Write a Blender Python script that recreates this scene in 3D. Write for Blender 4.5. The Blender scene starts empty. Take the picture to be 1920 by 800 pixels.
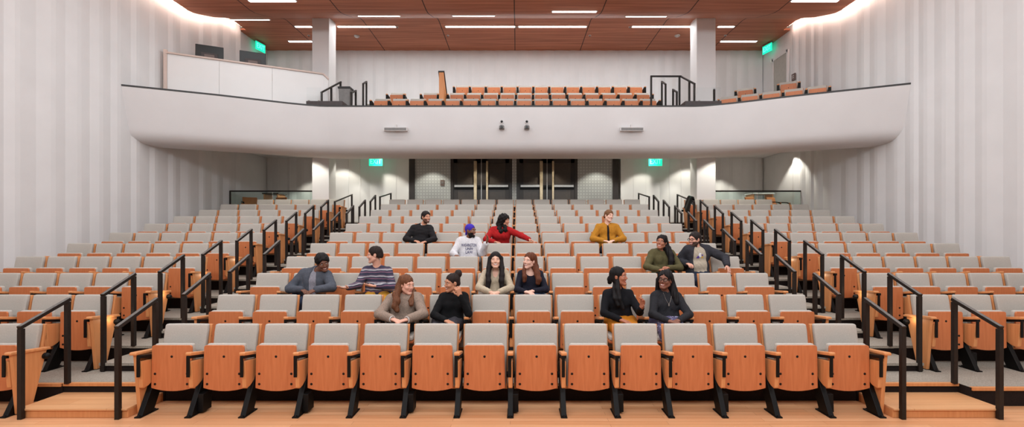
import bpy, math, random
import numpy as np
from mathutils import Vector, Matrix

random.seed(7)
SC = bpy.context.scene
COL = SC.collection
PI = math.pi

# ------------------------------------------------------------------ colours and materials
def lin(c):
    out = []
    for v in c:
        v /= 255.0
        out.append(v / 12.92 if v <= 0.04045 else ((v + 0.055) / 1.055) ** 2.4)
    return (*out, 1.0)

def new_mat(name):
    m = bpy.data.materials.new(name)
    m.use_nodes = True
    nt = m.node_tree
    b = nt.nodes['Principled BSDF']
    return m, nt, b

def mat(name, c, rough=0.6, metal=0.0, spec=0.5, var=0.0, scale=30.0, stretch=(1, 1, 1), bump=0.0, c2=None, detail=4.0, sheen=0.0):
    """Principled surface whose colour wanders between c and c2 with a noise in object space."""
    m, nt, b = new_mat(name)
    b.inputs['Roughness'].default_value = rough
    b.inputs['Metallic'].default_value = metal
    b.inputs['Specular IOR Level'].default_value = spec
    if sheen:
        b.inputs['Sheen Weight'].default_value = sheen
    b.inputs['Base Color'].default_value = lin(c)
    if c2 is None and var:
        c2 = tuple(max(0, v * (1 - var)) for v in c)
    if c2 is not None or bump:
        tc = nt.nodes.new('ShaderNodeTexCoord')
        mp = nt.nodes.new('ShaderNodeMapping')
        mp.inputs['Scale'].default_value = stretch
        no = nt.nodes.new('ShaderNodeTexNoise')
        no.inputs['Scale'].default_value = scale
        no.inputs['Detail'].default_value = detail
        nt.links.new(tc.outputs['Object'], mp.inputs['Vector'])
        nt.links.new(mp.outputs['Vector'], no.inputs['Vector'])
        if c2 is not None:
            ra = nt.nodes.new('ShaderNodeValToRGB')
            ra.color_ramp.elements[0].position = 0.3
            ra.color_ramp.elements[1].position = 0.7
            ra.color_ramp.elements[0].color = lin(c2)
            ra.color_ramp.elements[1].color = lin(c)
            nt.links.new(no.outputs['Fac'], ra.inputs['Fac'])
            nt.links.new(ra.outputs['Color'], b.inputs['Base Color'])
        if bump:
            bu = nt.nodes.new('ShaderNodeBump')
            bu.inputs['Strength'].default_value = bump
            bu.inputs['Distance'].default_value = 0.01
            nt.links.new(no.outputs['Fac'], bu.inputs['Height'])
            nt.links.new(bu.outputs['Normal'], b.inputs['Normal'])
    return m

def emit(name, c, strength):
    m, nt, b = new_mat(name)
    b.inputs['Base Color'].default_value = lin(c)
    b.inputs['Emission Color'].default_value = lin(c)
    b.inputs['Emission Strength'].default_value = strength
    return m

def mathn(nt, op, a, b=None, clamp=False):
    n = nt.nodes.new('ShaderNodeMath'); n.operation = op; n.use_clamp = clamp
    for i, v in enumerate((a, b)):
        if v is None: continue
        if isinstance(v, (int, float)): n.inputs[i].default_value = v
        else: nt.links.new(v, n.inputs[i])
    return n.outputs[0]

def mixc(nt, fac, a, b):
    n = nt.nodes.new('ShaderNodeMix'); n.data_type = 'RGBA'
    nt.links.new(fac, n.inputs['Factor'])
    for k, v in (('A', a), ('B', b)):
        s = [i for i in n.inputs if i.name == k and i.type == 'RGBA'][0]
        if isinstance(v, tuple): s.default_value = v
        else: nt.links.new(v, s)
    return [o for o in n.outputs if o.type == 'RGBA'][0]

def wood_planks(name, c1, c2, cj, plank=(1.8, 0.09), rough=0.35, grain=(1.2, 22, 22), joint=0.012, offset=0.37):
    """boards running along x, each with its own tone, streaked along the board"""
    m, nt, b = new_mat(name)
    tc = nt.nodes.new('ShaderNodeTexCoord')
    br = nt.nodes.new('ShaderNodeTexBrick')
    br.offset = offset
    br.inputs['Scale'].default_value = 1.0
    br.inputs['Brick Width'].default_value = plank[0]
    br.inputs['Row Height'].default_value = plank[1]
    br.inputs['Mortar Size'].default_value = 0.0015 if joint < 0.02 else joint
    br.inputs['Color1'].default_value = (0, 0, 0, 1)
    br.inputs['Color2'].default_value = (1, 1, 1, 1)
    br.inputs['Mortar'].default_value = (0.5, 0.5, 0.5, 1)
    nt.links.new(tc.outputs['Object'], br.inputs['Vector'])
    mp = nt.nodes.new('ShaderNodeMapping'); mp.inputs['Scale'].default_value = grain
    no = nt.nodes.new('ShaderNodeTexNoise'); no.inputs['Scale'].default_value = 1.0; no.inputs['Detail'].default_value = 6
    nt.links.new(tc.outputs['Object'], mp.inputs['Vector']); nt.links.new(mp.outputs['Vector'], no.inputs['Vector'])
    f = mathn(nt, 'MULTIPLY', br.outputs['Color'], 0.55)
    g = mathn(nt, 'MULTIPLY', mathn(nt, 'SUBTRACT', no.outputs['Fac'], 0.25), 0.9)
    fac = mathn(nt, 'ADD', f, g, True)
    col = mixc(nt, fac, lin(c1), lin(c2))
    col = mixc(nt, br.outputs['Fac'], col, lin(cj))
    nt.links.new(col, b.inputs['Base Color'])
    b.inputs['Roughness'].default_value = rough
    return m

M = {}
M['seat_wood'] = mat('seat_wood', (207, 127, 81), 0.42, c2=(192, 111, 67), scale=1.0, stretch=(38, 38, 3.0), spec=0.4)
M['pale_wood'] = mat('pale_wood', (220, 152, 99), 0.42, c2=(208, 138, 86), scale=1.0, stretch=(38, 38, 3.0), spec=0.4)
M['fabric'] = mat('seat_fabric', (190, 184, 176), 0.9, c2=(176, 170, 162), scale=160, bump=0.25, spec=0.2)
M['black_metal'] = mat('black_metal', (5, 4, 4), 0.55, var=0.2, scale=20, spec=0.25)
M['bronze'] = mat('bronze_rail', (36, 28, 24), 0.5, var=0.2, scale=25, spec=0.3)
M['bronze_top'] = mat('pale_rail_top', (118, 114, 110), 0.35, metal=0.4, var=0.15, scale=30)  # thin strip along rail tops, paler than the rest of the rail
M['bolt'] = mat('bolt', (28, 24, 24), 0.4, metal=0.5, var=0.1)
M['white_wall'] = mat('painted_wall', (222, 220, 220), 0.75, c2=(217, 215, 215), scale=2.0, spec=0.2)
M['white_plaster'] = mat('white_plaster', (222, 219, 219), 0.6, c2=(218, 215, 215), scale=1.5, spec=0.3)
M['booth_panel'] = mat('booth_panel', (222, 219, 218), 0.5, c2=(219, 216, 215), scale=2.0)
M['booth_trim'] = mat('booth_trim', (200, 178, 168), 0.5, c2=(194, 172, 162), scale=3.0)
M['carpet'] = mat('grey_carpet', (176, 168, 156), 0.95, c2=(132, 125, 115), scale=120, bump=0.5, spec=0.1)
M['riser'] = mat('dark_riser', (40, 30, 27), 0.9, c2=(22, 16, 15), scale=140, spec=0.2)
M['dark_cap'] = mat('dark_cap', (44, 42, 42), 0.5, var=0.2, scale=10)
M['plinth'] = mat('dark_plinth', (66, 56, 56), 0.6, var=0.15, scale=12)
M['door_dark'] = mat('bronze_door', (46, 38, 34), 0.45, c2=(38, 31, 28), scale=8)
M['door_panel'] = mat('door_panel', (66, 56, 48), 0.4, c2=(58, 49, 42), scale=12)
M['brass_bar'] = mat('pull_bar', (196, 176, 146), 0.3, metal=0.5, c2=(176, 156, 126), scale=20)
M['steel'] = mat('brushed_steel', (176, 172, 168), 0.3, metal=0.6, c2=(150, 146, 142), scale=30)
M['floor'] = wood_planks('oak_floor', (208, 146, 100), (234, 182, 138), (156, 102, 66), plank=(1.6, 0.085), rough=0.32)
M['step_wood'] = wood_planks('oak_step', (206, 148, 100), (228, 178, 130), (166, 112, 74), plank=(1.4, 0.16), rough=0.35)
M['screen'] = mat('screen_black', (13, 12, 13), 0.4, var=0.2, scale=6)
M['mid_grey'] = mat('mid_grey', (120, 116, 114), 0.5, var=0.1, scale=12)
M['pale_grey'] = mat('pale_grey', (206, 200, 198), 0.45, var=0.04, scale=12)
M['tube'] = emit('light_tube', (255, 246, 240), 9.0)
M['cove'] = emit('cove_strip', (255, 230, 214), 44.0)
M['lamp'] = emit('lamp_glow', (255, 236, 200), 6.0)
M['exit_green'] = emit('exit_green', (22, 226, 178), 1.6)
M['exit_letter'] = emit('exit_letter', (120, 250, 220), 1.7)
M['sign_brown'] = mat('sign_brown', (110, 92, 86), 0.5, var=0.1, scale=10)
M['door_grey'] = mat('door_grey', (176, 172, 164), 0.5, var=0.05, scale=8)

def glass_mat(c, ior):
    m, nt, b = new_mat('glass')
    b.inputs['Base Color'].default_value = lin(c)
    b.inputs['Roughness'].default_value = 0.02
    b.inputs['Transmission Weight'].default_value = 1.0
    b.inputs['IOR'].default_value = ior
    return m
M['glass'] = glass_mat((226, 242, 238), 1.12)
M['clear_glass'] = glass_mat((250, 252, 252), 1.03)

def pattern_panel():
    """pale grey panel with a grid of small lighter crosses printed on it"""
    m, nt, b = new_mat('cross_pattern')
    tc = nt.nodes.new('ShaderNodeTexCoord')
    sp = nt.nodes.new('ShaderNodeSeparateXYZ'); nt.links.new(tc.outputs['Object'], sp.inputs[0])
    def cell(s, off):
        v = mathn(nt, 'ADD', mathn(nt, 'MULTIPLY', s, 1 / 0.105), off)
        return mathn(nt, 'ABSOLUTE', mathn(nt, 'SUBTRACT', mathn(nt, 'FRACT', v), 0.5))
    x = cell(sp.outputs['X'], 0.2); z = cell(sp.outputs['Z'], 0.1)
    h = mathn(nt, 'MULTIPLY', mathn(nt, 'LESS_THAN', x, 0.30), mathn(nt, 'LESS_THAN', z, 0.10))
    v = mathn(nt, 'MULTIPLY', mathn(nt, 'LESS_THAN', z, 0.30), mathn(nt, 'LESS_THAN', x, 0.10))
    f = mathn(nt, 'MAXIMUM', h, v)
    nt.links.new(mixc(nt, f, lin((162, 164, 163)), lin((190, 192, 190))), b.inputs['Base Color'])
    b.inputs['Roughness'].default_value = 0.6
    return m
M['pattern'] = pattern_panel()

def ceiling_mat():
    """reddish veneer with grain along x, dark joints between the panels"""
    m, nt, b = new_mat('ceiling_veneer')
    tc = nt.nodes.new('ShaderNodeTexCoord')
    sp = nt.nodes.new('ShaderNodeSeparateXYZ'); nt.links.new(tc.outputs['Object'], sp.inputs[0])
    mp = nt.nodes.new('ShaderNodeMapping'); mp.inputs['Scale'].default_value = (0.5, 11, 11)
    no = nt.nodes.new('ShaderNodeTexNoise'); no.inputs['Scale'].default_value = 1.0; no.inputs['Detail'].default_value = 5
    nt.links.new(tc.outputs['Object'], mp.inputs['Vector']); nt.links.new(mp.outputs['Vector'], no.inputs['Vector'])
    ra = nt.nodes.new('ShaderNodeValToRGB')
    ra.color_ramp.elements[0].position = 0.3; ra.color_ramp.elements[1].position = 0.7
    ra.color_ramp.elements[0].color = lin((160, 98, 72)); ra.color_ramp.elements[1].color = lin((200, 130, 100))
    nt.links.new(no.outputs['Fac'], ra.inputs['Fac'])
    def joint(s, period, off, w):
        v = mathn(nt, 'FRACT', mathn(nt, 'ADD', mathn(nt, 'MULTIPLY', s, 1 / period), off))
        return mathn(nt, 'LESS_THAN', mathn(nt, 'ABSOLUTE', mathn(nt, 'SUBTRACT', v, 0.5)), w / period / 2)
    f = joint(sp.outputs['X'], 2.42, 0.5, 0.028)
    nt.links.new(mixc(nt, f, ra.outputs['Color'], lin((60, 34, 26))), b.inputs['Base Color'])
    b.inputs['Roughness'].default_value = 0.62
    b.inputs['Specular IOR Level'].default_value = 0.3
    return m
M['ceiling'] = ceiling_mat()

# ------------------------------------------------------------------ mesh helpers
class MB:
    """collects faces with material slots; build() links one mesh object"""
    def __init__(s):
        s.v = []; s.f = []; s.mi = []; s.sm = []; s.mats = []
    def slot(s, m):
        if m not in s.mats: s.mats.append(m)
        return s.mats.index(m)
    def add(s, verts, faces, m, smooth=False):
        o = len(s.v); k = s.slot(m)
        s.v += [tuple(p) for p in verts]
        for f in faces:
            s.f.append([o + i for i in f]); s.mi.append(k); s.sm.append(smooth)
        return s
    def box(s, x0, x1, y0, y1, z0, z1, m, R=None):
        v = [(x, y, z) for z in (z0, z1) for y in (y0, y1) for x in (x0, x1)]
        if R is not None: v = [R @ Vector(p) for p in v]
        return s.add(v, [(0, 2, 3, 1), (4, 5, 7, 6), (0, 1, 5, 4), (2, 6, 7, 3), (0, 4, 6, 2), (1, 3, 7, 5)], m)
    def bar(s, a, b, w, h, m, up=(0, 0, 1)):
        """rectangular bar from a to b"""
        a = Vector(a); b = Vector(b); d = (b - a).normalized(); u = Vector(up)
        if abs(d.dot(u)) > 0.95: u = Vector((0, 1, 0))
        r = d.cross(u).normalized() * w / 2; u = r.cross(d).normalized() * h / 2
        v = [p + q for p in (a, b) for q in (-r - u, r - u, r + u, -r + u)]
        return s.add(v, [(3, 2, 1, 0), (4, 5, 6, 7), (0, 1, 5, 4), (1, 2, 6, 5), (2, 3, 7, 6), (3, 0, 4, 7)], m)
    def cyl(s, a, b, r0, r1, m, n=16, smooth=True):
        a = Vector(a); b = Vector(b); d = (b - a).normalized()
        u = Vector((0, 0, 1)) if abs(d.z) < 0.9 else Vector((1, 0, 0))
        x = d.cross(u).normalized(); y = d.cross(x)
        ring = lambda c, r: [c + x * r * math.cos(2 * PI * i / n) + y * r * math.sin(2 * PI * i / n) for i in range(n)]
        v = ring(a, r0) + ring(b, r1)
        s.add(v, [(i, (i + 1) % n, n + (i + 1) % n, n + i) for i in range(n)], m, smooth)
        s.add(v[:n], [list(range(n))[::-1]], m); s.add(v[n:], [list(range(n))], m)
        return s
    def prism(s, pts, axis, t0, t1, m, smooth=False):
        """polygon in the plane across `axis`, extruded from t0 to t1"""
        P = {'x': lambda p, t: (t, p[0], p[1]), 'y': lambda p, t: (p[0], t, p[1]), 'z': lambda p, t: (p[0], p[1], t)}[axis]
        n = len(pts); v = [P(p, t0) for p in pts] + [P(p, t1) for p in pts]
        s.add(v, [(i, (i + 1) % n, n + (i + 1) % n, n + i) for i in range(n)], m, smooth)
        s.add(v[:n], [list(range(n))[::-1]], m); s.add(v[n:], [list(range(n))], m)
        return s
    def sphere(s, c, r, m, nu=14, nv=8, sc=(1, 1, 1), z0=-1.0):
        v = []; f = []
        lo = math.asin(z0)
        for j in range(nv + 1):
            t = lo + (PI / 2 - lo) * j / nv
            for i in range(nu):
                a = 2 * PI * i / nu
                v.append((c[0] + r * sc[0] * math.cos(t) * math.cos(a), c[1] + r * sc[1] * math.cos(t) * math.sin(a), c[2] + r * sc[2] * math.sin(t)))
        for j in range(nv):
            for i in range(nu):
                f.append((j * nu + i, j * nu + (i + 1) % nu, (j + 1) * nu + (i + 1) % nu, (j + 1) * nu + i))
        return s.add(v, f, m, True)
    def sheet(s, rows, m, smooth=True, flip=False):
        n = len(rows[0]); v = [p for r in rows for p in r]; f = []
        for j in range(len(rows) - 1):
            for i in range(n - 1):
                q = (j * n + i, j * n + i + 1, (j + 1) * n + i + 1, (j + 1) * n + i)
                f.append(q[::-1] if flip else q)
        return s.add(v, f, m, smooth)
    def mesh(s, name, fix=True):
        me = bpy.data.meshes.new(name)
        me.from_pydata(s.v, [], s.f)
        for m in s.mats: me.materials.append(m)
        me.polygons.foreach_set('material_index', s.mi)
        me.polygons.foreach_set('use_smooth', s.sm)
        me.update()
        if fix:
            import bmesh
            bm = bmesh.new(); bm.from_mesh(me)
            bmesh.ops.remove_doubles(bm, verts=bm.verts, dist=1e-5)
            bmesh.ops.recalc_face_normals(bm, faces=bm.faces)
            bm.to_mesh(me); bm.free()
        return me
    def build(s, name, parent=None, loc=(0, 0, 0), bevel=0.0, seg=2, fix=True):
        o = link(name, s.mesh(name, fix), parent, loc)
        if bevel: add_bevel(o, bevel, seg)
        return o

def link(name, me, parent=None, loc=(0, 0, 0)):
    o = bpy.data.objects.new(name, me)
    COL.objects.link(o); o.location = loc
    if parent: o.parent = parent
    return o

def add_bevel(o, w, seg=2):
    b = o.modifiers.new('soft edge', 'BEVEL'); b.width = w; b.segments = seg; b.limit_method = 'ANGLE'; b.angle_limit = math.radians(35)
    b.harden_normals = False

def baked(mb, name, bevel, seg=2):
    """mesh with its bevel applied, so that copies share it"""
    o = mb.build(name, bevel=bevel, seg=seg)
    dg = bpy.context.evaluated_depsgraph_get()
    me = bpy.data.meshes.new_from_object(o.evaluated_get(dg))
    me.name = name
    bpy.data.objects.remove(o)
    return me

def empty(name, loc=(0, 0, 0), rz=0.0):
    o = bpy.data.objects.new(name, None); COL.objects.link(o)
    o.empty_display_size = 0.2
    o.location = loc; o.rotation_euler = (0, 0, rz)
    return o

def tag(o, label, cat, group=None):
    o['label'] = label; o['category'] = cat
    if group: o['group'] = group
    return o

def struct(o):
    o['kind'] = 'structure'
    return o

ORD = ['first', 'second', 'third', 'fourth', 'fifth', 'sixth', 'seventh', 'eighth', 'ninth', 'tenth', 'eleventh', 'twelfth', 'thirteenth', 'fourteenth', 'fifteenth', 'sixteenth']

# ------------------------------------------------------------------ measures (metres; x across, y away from the camera, z up)
PITCH, RISE, Y1 = 0.95, 0.2055, 5.43      # row spacing, row rise, back plane of the front row
SW = 0.56                                 # seat spacing
NR = 11
AX0, AX1 = 3.97, 5.13                      # aisle between |x| = AX0 and AX1
WX = 9.2                                  # side walls
YB = 17.9                                 # rear wall
ZC = 8.70                                 # rear ceiling height
row_y = lambda n: Y1 + PITCH * (n - 1)    # back plane of row n
row_z = lambda n: RISE * (n - 1)          # floor of row n
edge_y = lambda n: row_y(n) - 0.85        # front edge of the tier of row n

# ------------------------------------------------------------------ camera
cam = bpy.data.cameras.new('camera'); camo = bpy.data.objects.new('camera', cam); COL.objects.link(camo)
camo.location = (0.067, 0, 1.93); camo.rotation_euler = (PI / 2, 0, 0)
cam.sensor_width = 36; cam.lens = 36 * 902 / 1920
cam.shift_x = -9 / 1920; cam.shift_y = 36 / 1920
cam.clip_start = 0.05
SC.camera = camo
# ================================================================== THE ROOM
def pleats(t0, t1, seed, wide=(0.26, 0.60), narrow=0.10, depth=0.035):
    """sawtooth offsets along a wall: wide face falls back, narrow face comes forward again"""
    r = random.Random(seed); out = [(t0, 0.0)]; t = t0
    while t < t1 - 0.25:
        w = r.uniform(*wide); m_ = r.uniform(0.4, 0.75)
        out.append((min(t + w * m_, t1), 0.0)); t += w
        out.append((min(t, t1), depth)); t += narrow
        out.append((min(t, t1), depth))
    # each entry: (position, offset) ; offsets alternate depth -> 0 along the wide face
    pts = []
    for i, (p, o) in enumerate(out): pts.append((p, o))
    if pts[-1][0] < t1: pts.append((t1, 0.0))
    return pts

# side walls
for sgn, nm, seed in ((-1, 'wall_left', 3), (1, 'wall_right', 5)):
    pts = pleats(-2.0, 16.1 if sgn < 0 else 15.95, seed)
    ye = pts[-1][0]
    mb = MB()
    rows = [[(sgn * (WX - o), y, z) for y, o in pts] for z in (0.0, 9.4)]
    mb.sheet(rows, M['white_wall'], smooth=False)
    mb.box(*sorted((sgn * (WX + 0.02), sgn * (WX + 0.2))), -2, YB + 0.2, 0, 9.4, M['white_wall'])
    struct(mb.build(nm, fix=False))
# rear pleated wall above the balcony, and below it beside the columns
mb = MB(); pts = pleats(-WX, WX, 11, wide=(0.34, 0.40), narrow=0.085, depth=0.025)
mb.sheet([[(x, YB - o, z) for x, o in pts] for z in (4.9, 9.0)], M['white_wall'], smooth=False)
mb.box(-WX - 0.2, WX + 0.2, YB + 0.02, YB + 0.2, 0, 9.4, M['white_wall'])
struct(mb.build('wall_back', fix=False))
for sgn, nm in ((-1, 'left'), (1, 'right')):
    mb = MB(); a, b = sorted((sgn * WX, sgn * 5.9)); pts = pleats(a, b, 23 + sgn, wide=(0.34, 0.42), narrow=0.09, depth=0.03)
    mb.sheet([[(x, YB - 0.05 - o, z) for x, o in pts] for z in (2.2, 4.9)], M['white_wall'], smooth=False)
    struct(mb.build('wall_rear_' + nm, fix=False))
    # vestibule return walls beside the entrance
    mb = MB()
    q = [(sgn * 6.5, 16.0), (sgn * 6.05, 16.35), (sgn * 5.12, 17.0), (sgn * 3.74, 17.0), (sgn * 3.74, 17.12), (sgn * 5.3, 17.12), (sgn * 6.3, 16.5), (sgn * 6.5, 16.4)]
    if sgn > 0: q = q[::-1]
    mb.prism(q, 'z', 2.2, 4.75, M['white_wall'])
    for t in (0.35, 0.7):
        x = sgn * (6.05 - 0.93 * t); y = 16.35 + 0.65 * t
        mb.bar((x, y - 0.01, 2.26), (x, y - 0.01, 4.75), 0.02, 0.02, M['white_wall'])
    for x in (4.2, 4.65):
        mb.bar((sgn * x, 16.995, 2.26), (sgn * x, 16.995, 4.75), 0.02, 0.015, M['white_wall'])
    struct(mb.build('wall_entrance_' + nm))
    # columns through both levels
    mb = MB(); a, b = sorted((sgn * 6.33, sgn * 5.80)) if sgn < 0 else (5.69, 6.30)
    if sgn > 0: a, b = 5.69, 6.28
    mb.box(a, b, 15.03, 15.60, 2.06, ZC, M['white_plaster'])
    o = struct(mb.build('column_' + nm)); add_bevel(o, 0.01)

# floor of the front, oak boards
mb = MB(); mb.box(-WX, WX, -2.5, 6.0, -0.2, 0.0, M['floor'])
struct(mb.build('floor'))

# carpeted tiers: centre block, side blocks, aisles with half steps
def tiers(mb, x0, x1, n0, half, y_start, nose=False):
    prof = []
    y = y_start
    z = row_z(n0) if not half else RISE / 2
    steps = []
    if not half:
        for n in range(n0, NR + 2):
            ys = y_start if n == n0 else edge_y(n)
            steps.append((ys, row_z(n)))
    else:
        k = 1
        while True:
            zz = RISE / 2 * k
            if zz > row_z(12) + 0.001: break
            steps.append((5.02 + PITCH / 2 * (k - 1) + (0.025 if k > 1 else 0), zz)); k += 1
        steps = steps[1:]                # the lowest step is the oak one
    zp = 0.0 if not half else 0.0
    for i, (ys, zz) in enumerate(steps):
        ye = steps[i + 1][0] if i + 1 < len(steps) else YB
        wood = nose and i == 0
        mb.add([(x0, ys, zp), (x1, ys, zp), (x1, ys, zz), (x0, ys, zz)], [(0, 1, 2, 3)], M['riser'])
        mb.add([(x0, ys, zz), (x1, ys, zz), (x1, ye, zz), (x0, ye, zz)], [(0, 1, 2, 3)], M['carpet'])
        # nosing
        mb.box(x0 + 0.004, x1 - 0.004, ys - 0.018, ys + 0.03, zz - 0.03, zz + 0.003, M['pale_wood'] if wood else M['carpet'])
        # side faces down to the ground
        for x in (x0, x1):
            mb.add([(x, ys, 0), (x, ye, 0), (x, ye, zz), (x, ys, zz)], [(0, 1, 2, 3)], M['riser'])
        zp = zz
mb = MB(); tiers(mb, -AX0, AX0, 2, False, 5.53); struct(mb.build('floor_centre_tiers', fix=False))
mb = MB(); tiers(mb, -WX, -AX1, 2, False, 5.50, True); struct(mb.build('floor_left_tiers', fix=False))
mb = MB(); tiers(mb, AX1, WX, 2, False, 5.36, True); struct(mb.build('floor_right_tiers', fix=False))
mb = MB(); tiers(mb, -AX1, -AX0, 2, True, 0, True); struct(mb.build('floor_left_aisle', fix=False))
mb = MB(); tiers(mb, AX0, AX1, 2, True, 0, True); struct(mb.build('floor_right_aisle', fix=False))
for sgn, side in ((-1, 'left'), (1, 'right')):
    mb = MB(); a, b = sorted((sgn * (AX0 + 0.02), sgn * (AX1 + (0.0 if sgn < 0 else 0.0))))
    mb.box(a, b, 5.02, 5.52, 0.0, RISE / 2 - 0.022, M['pale_wood'])
    mb.box(a, b, 5.0, 5.52, RISE / 2 - 0.022, RISE / 2, M['step_wood'])
    o = mb.build('wooden_step', bevel=0.004); tag(o, f'low oak step at the foot of the {side} carpeted aisle', 'step', 'oak steps at the aisle feet')

# ceiling: reddish veneer, falling towards the stage, short of the side walls for the cove
prof = [(-2.0, 7.9), (3, 7.95), (8, 7.98), (11.5, 8.0), (12.5, 8.03), (13.2, 8.035), (13.45, 8.07), (13.7, 8.14), (14.4, 8.37), (14.9, 8.58), (15.1, 8.65), (15.35, 8.69), (16.1, 8.70), (YB, ZC)]
def ceil_z(y):
    for (a, za), (b, zb) in zip(prof, prof[1:]):
        if a <= y <= b: return za + (zb - za) * (y - a) / (b - a)
    return ZC
mb = MB()
EXI = 8.98
top = [(y, z + 0.06) for y, z in prof]
mb.sheet([[(x, y, z) for y, z in prof] for x in (-EXI, EXI)], M['ceiling'], smooth=True)
mb.sheet([[(x, y, z) for y, z in top] for x in (-EXI, EXI)], M['ceiling'], smooth=True, flip=True)
for x in (-EXI, EXI):
    mb.sheet([[(x, y, z) for y, z in prof], [(x, y, z) for y, z in top]], M['ceiling'], smooth=False)
for sgn in (-1, 1):
    mb.box(*sorted((sgn * EXI, sgn * (WX + 0.01))), 16.08, YB, ZC, ZC + 0.06, M['ceiling'])
struct(mb.build('ceiling', fix=False))
mb = MB(); mb.box(-WX - 0.2, WX + 0.2, -2, YB + 0.2, 9.2, 9.4, M['white_plaster']); struct(mb.build('ceiling_slab'))
# LED strips lying on the ceiling edge in the cove
for sgn, side in ((-1, 'left'), (1, 'right')):
    mb = MB()
    for (a, za), (b, zb) in zip(prof, prof[1:]):
        if a < 3 : continue
        b_ = min(b, 15.9)
        if b_ <= a: continue
        mb.bar((sgn * (EXI + 0.015), a, za + 0.03), (sgn * (EXI + 0.015), b_, zb + 0.03), 0.02, 0.03, M['cove'])
    o = mb.build('cove_light'); tag(o, f'warm white light strip hidden along the {side} edge of the wooden ceiling', 'light', 'cove light strips')

# ------------------------------------------------------------------ balcony
PLAN = [(-WX, 11.22), (-7.4, 12.05), (-6.0, 12.80), (-5.3, 13.07), (-4.4, 13.10), (4.2, 13.10), (5.1, 13.07), (5.8, 12.80), (7.2, 12.05), (WX, 11.10)]
def smooth_plan(P, n=6):
    out = []
    for i in range(len(P) - 1):
        p0 = P[max(i - 1, 0)]; p1 = P[i]; p2 = P[i + 1]; p3 = P[min(i + 2, len(P) - 1)]
        for k in range(n):
            t = k / n
            f = lambda a, b, c, d: 0.5 * (2 * b + (c - a) * t + (2 * a - 5 * b + 4 * c - d) * t * t + (3 * b - a - 3 * c + d) * t ** 3)
            # mostly straight: blend Catmull-Rom with chord
            out.append(tuple(0.5 * f(p0[j], p1[j], p2[j], p3[j]) + 0.5 * (p1[j] + (p2[j] - p1[j]) * t) for j in (0, 1)))
    out.append(P[-1]); return out
FP = smooth_plan(PLAN)
def lip_y(x):
    for (a, ya), (b, yb) in zip(FP, FP[1:]):
        if a <= x <= b: return ya + (yb - ya) * (x - a) / (b - a)
    return FP[0][1]
ZL = 5.36
face = [(0.10, ZL - 0.30), (0.10, ZL), (0.0, ZL), (0.0, ZL - 0.03), (0.13, 4.80), (0.225, 4.46), (0.25, 4.38), (0.285, 4.31), (0.34, 4.245), (0.42, 4.19), (0.54, 4.15), (0.75, 4.125), (1.1, 4.12), (1.3, 4.16), (1.5, 4.7)]
mb = MB()
sm = []
for o, z in face:
    sm.append([(x, y + o * 1.06, z) for x, y in FP])
mb.sheet(sm[3:], M['white_plaster'], smooth=True)
mb.sheet(sm[:4], M['white_plaster'], smooth=False)
struct(mb.build('balcony_front', fix=False))
mb = MB()
sm = [[(x, y + o, z) for x, y in FP] for o, z in ((-0.012, ZL - 0.005), (-0.012, ZL + 0.035), (0.12, ZL + 0.035), (0.12, ZL - 0.005))]
mb.sheet(sm, M['dark_cap'], smooth=False); struct(mb.build('trim_1', fix=False))
# under-balcony ceiling and balcony tiers
mb = MB()
mb.prism([(x, y + 1.45) for x, y in FP] + [(WX, YB), (-WX, YB)], 'z', 4.70, 4.78, M['white_plaster']); struct(mb.build('ceiling_under_balcony'))
BZ = [5.30, 5.76, 6.28]                   # balcony floors, row by row
BY = [15.2, 16.15, 17.05]                 # back planes of the balcony rows
mb = MB()
mb.prism([(x, y + 0.45) for x, y in FP] + [(WX, YB), (-WX, YB)], 'z', 4.80, BZ[0], M['carpet'])
mb.box(-5.0, 4.5, BY[0] + 0.12, YB, BZ[0], BZ[1], M['carpet'])
mb.box(-5.0, 4.5, BY[1] + 0.12, YB, BZ[1], BZ[2], M['carpet'])
mb.prism([(6.5, 15.35), (WX, 14.0), (WX, YB), (6.5, YB)], 'z', BZ[0], BZ[1], M['carpet'])
struct(mb.build('floor_balcony'))

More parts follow.
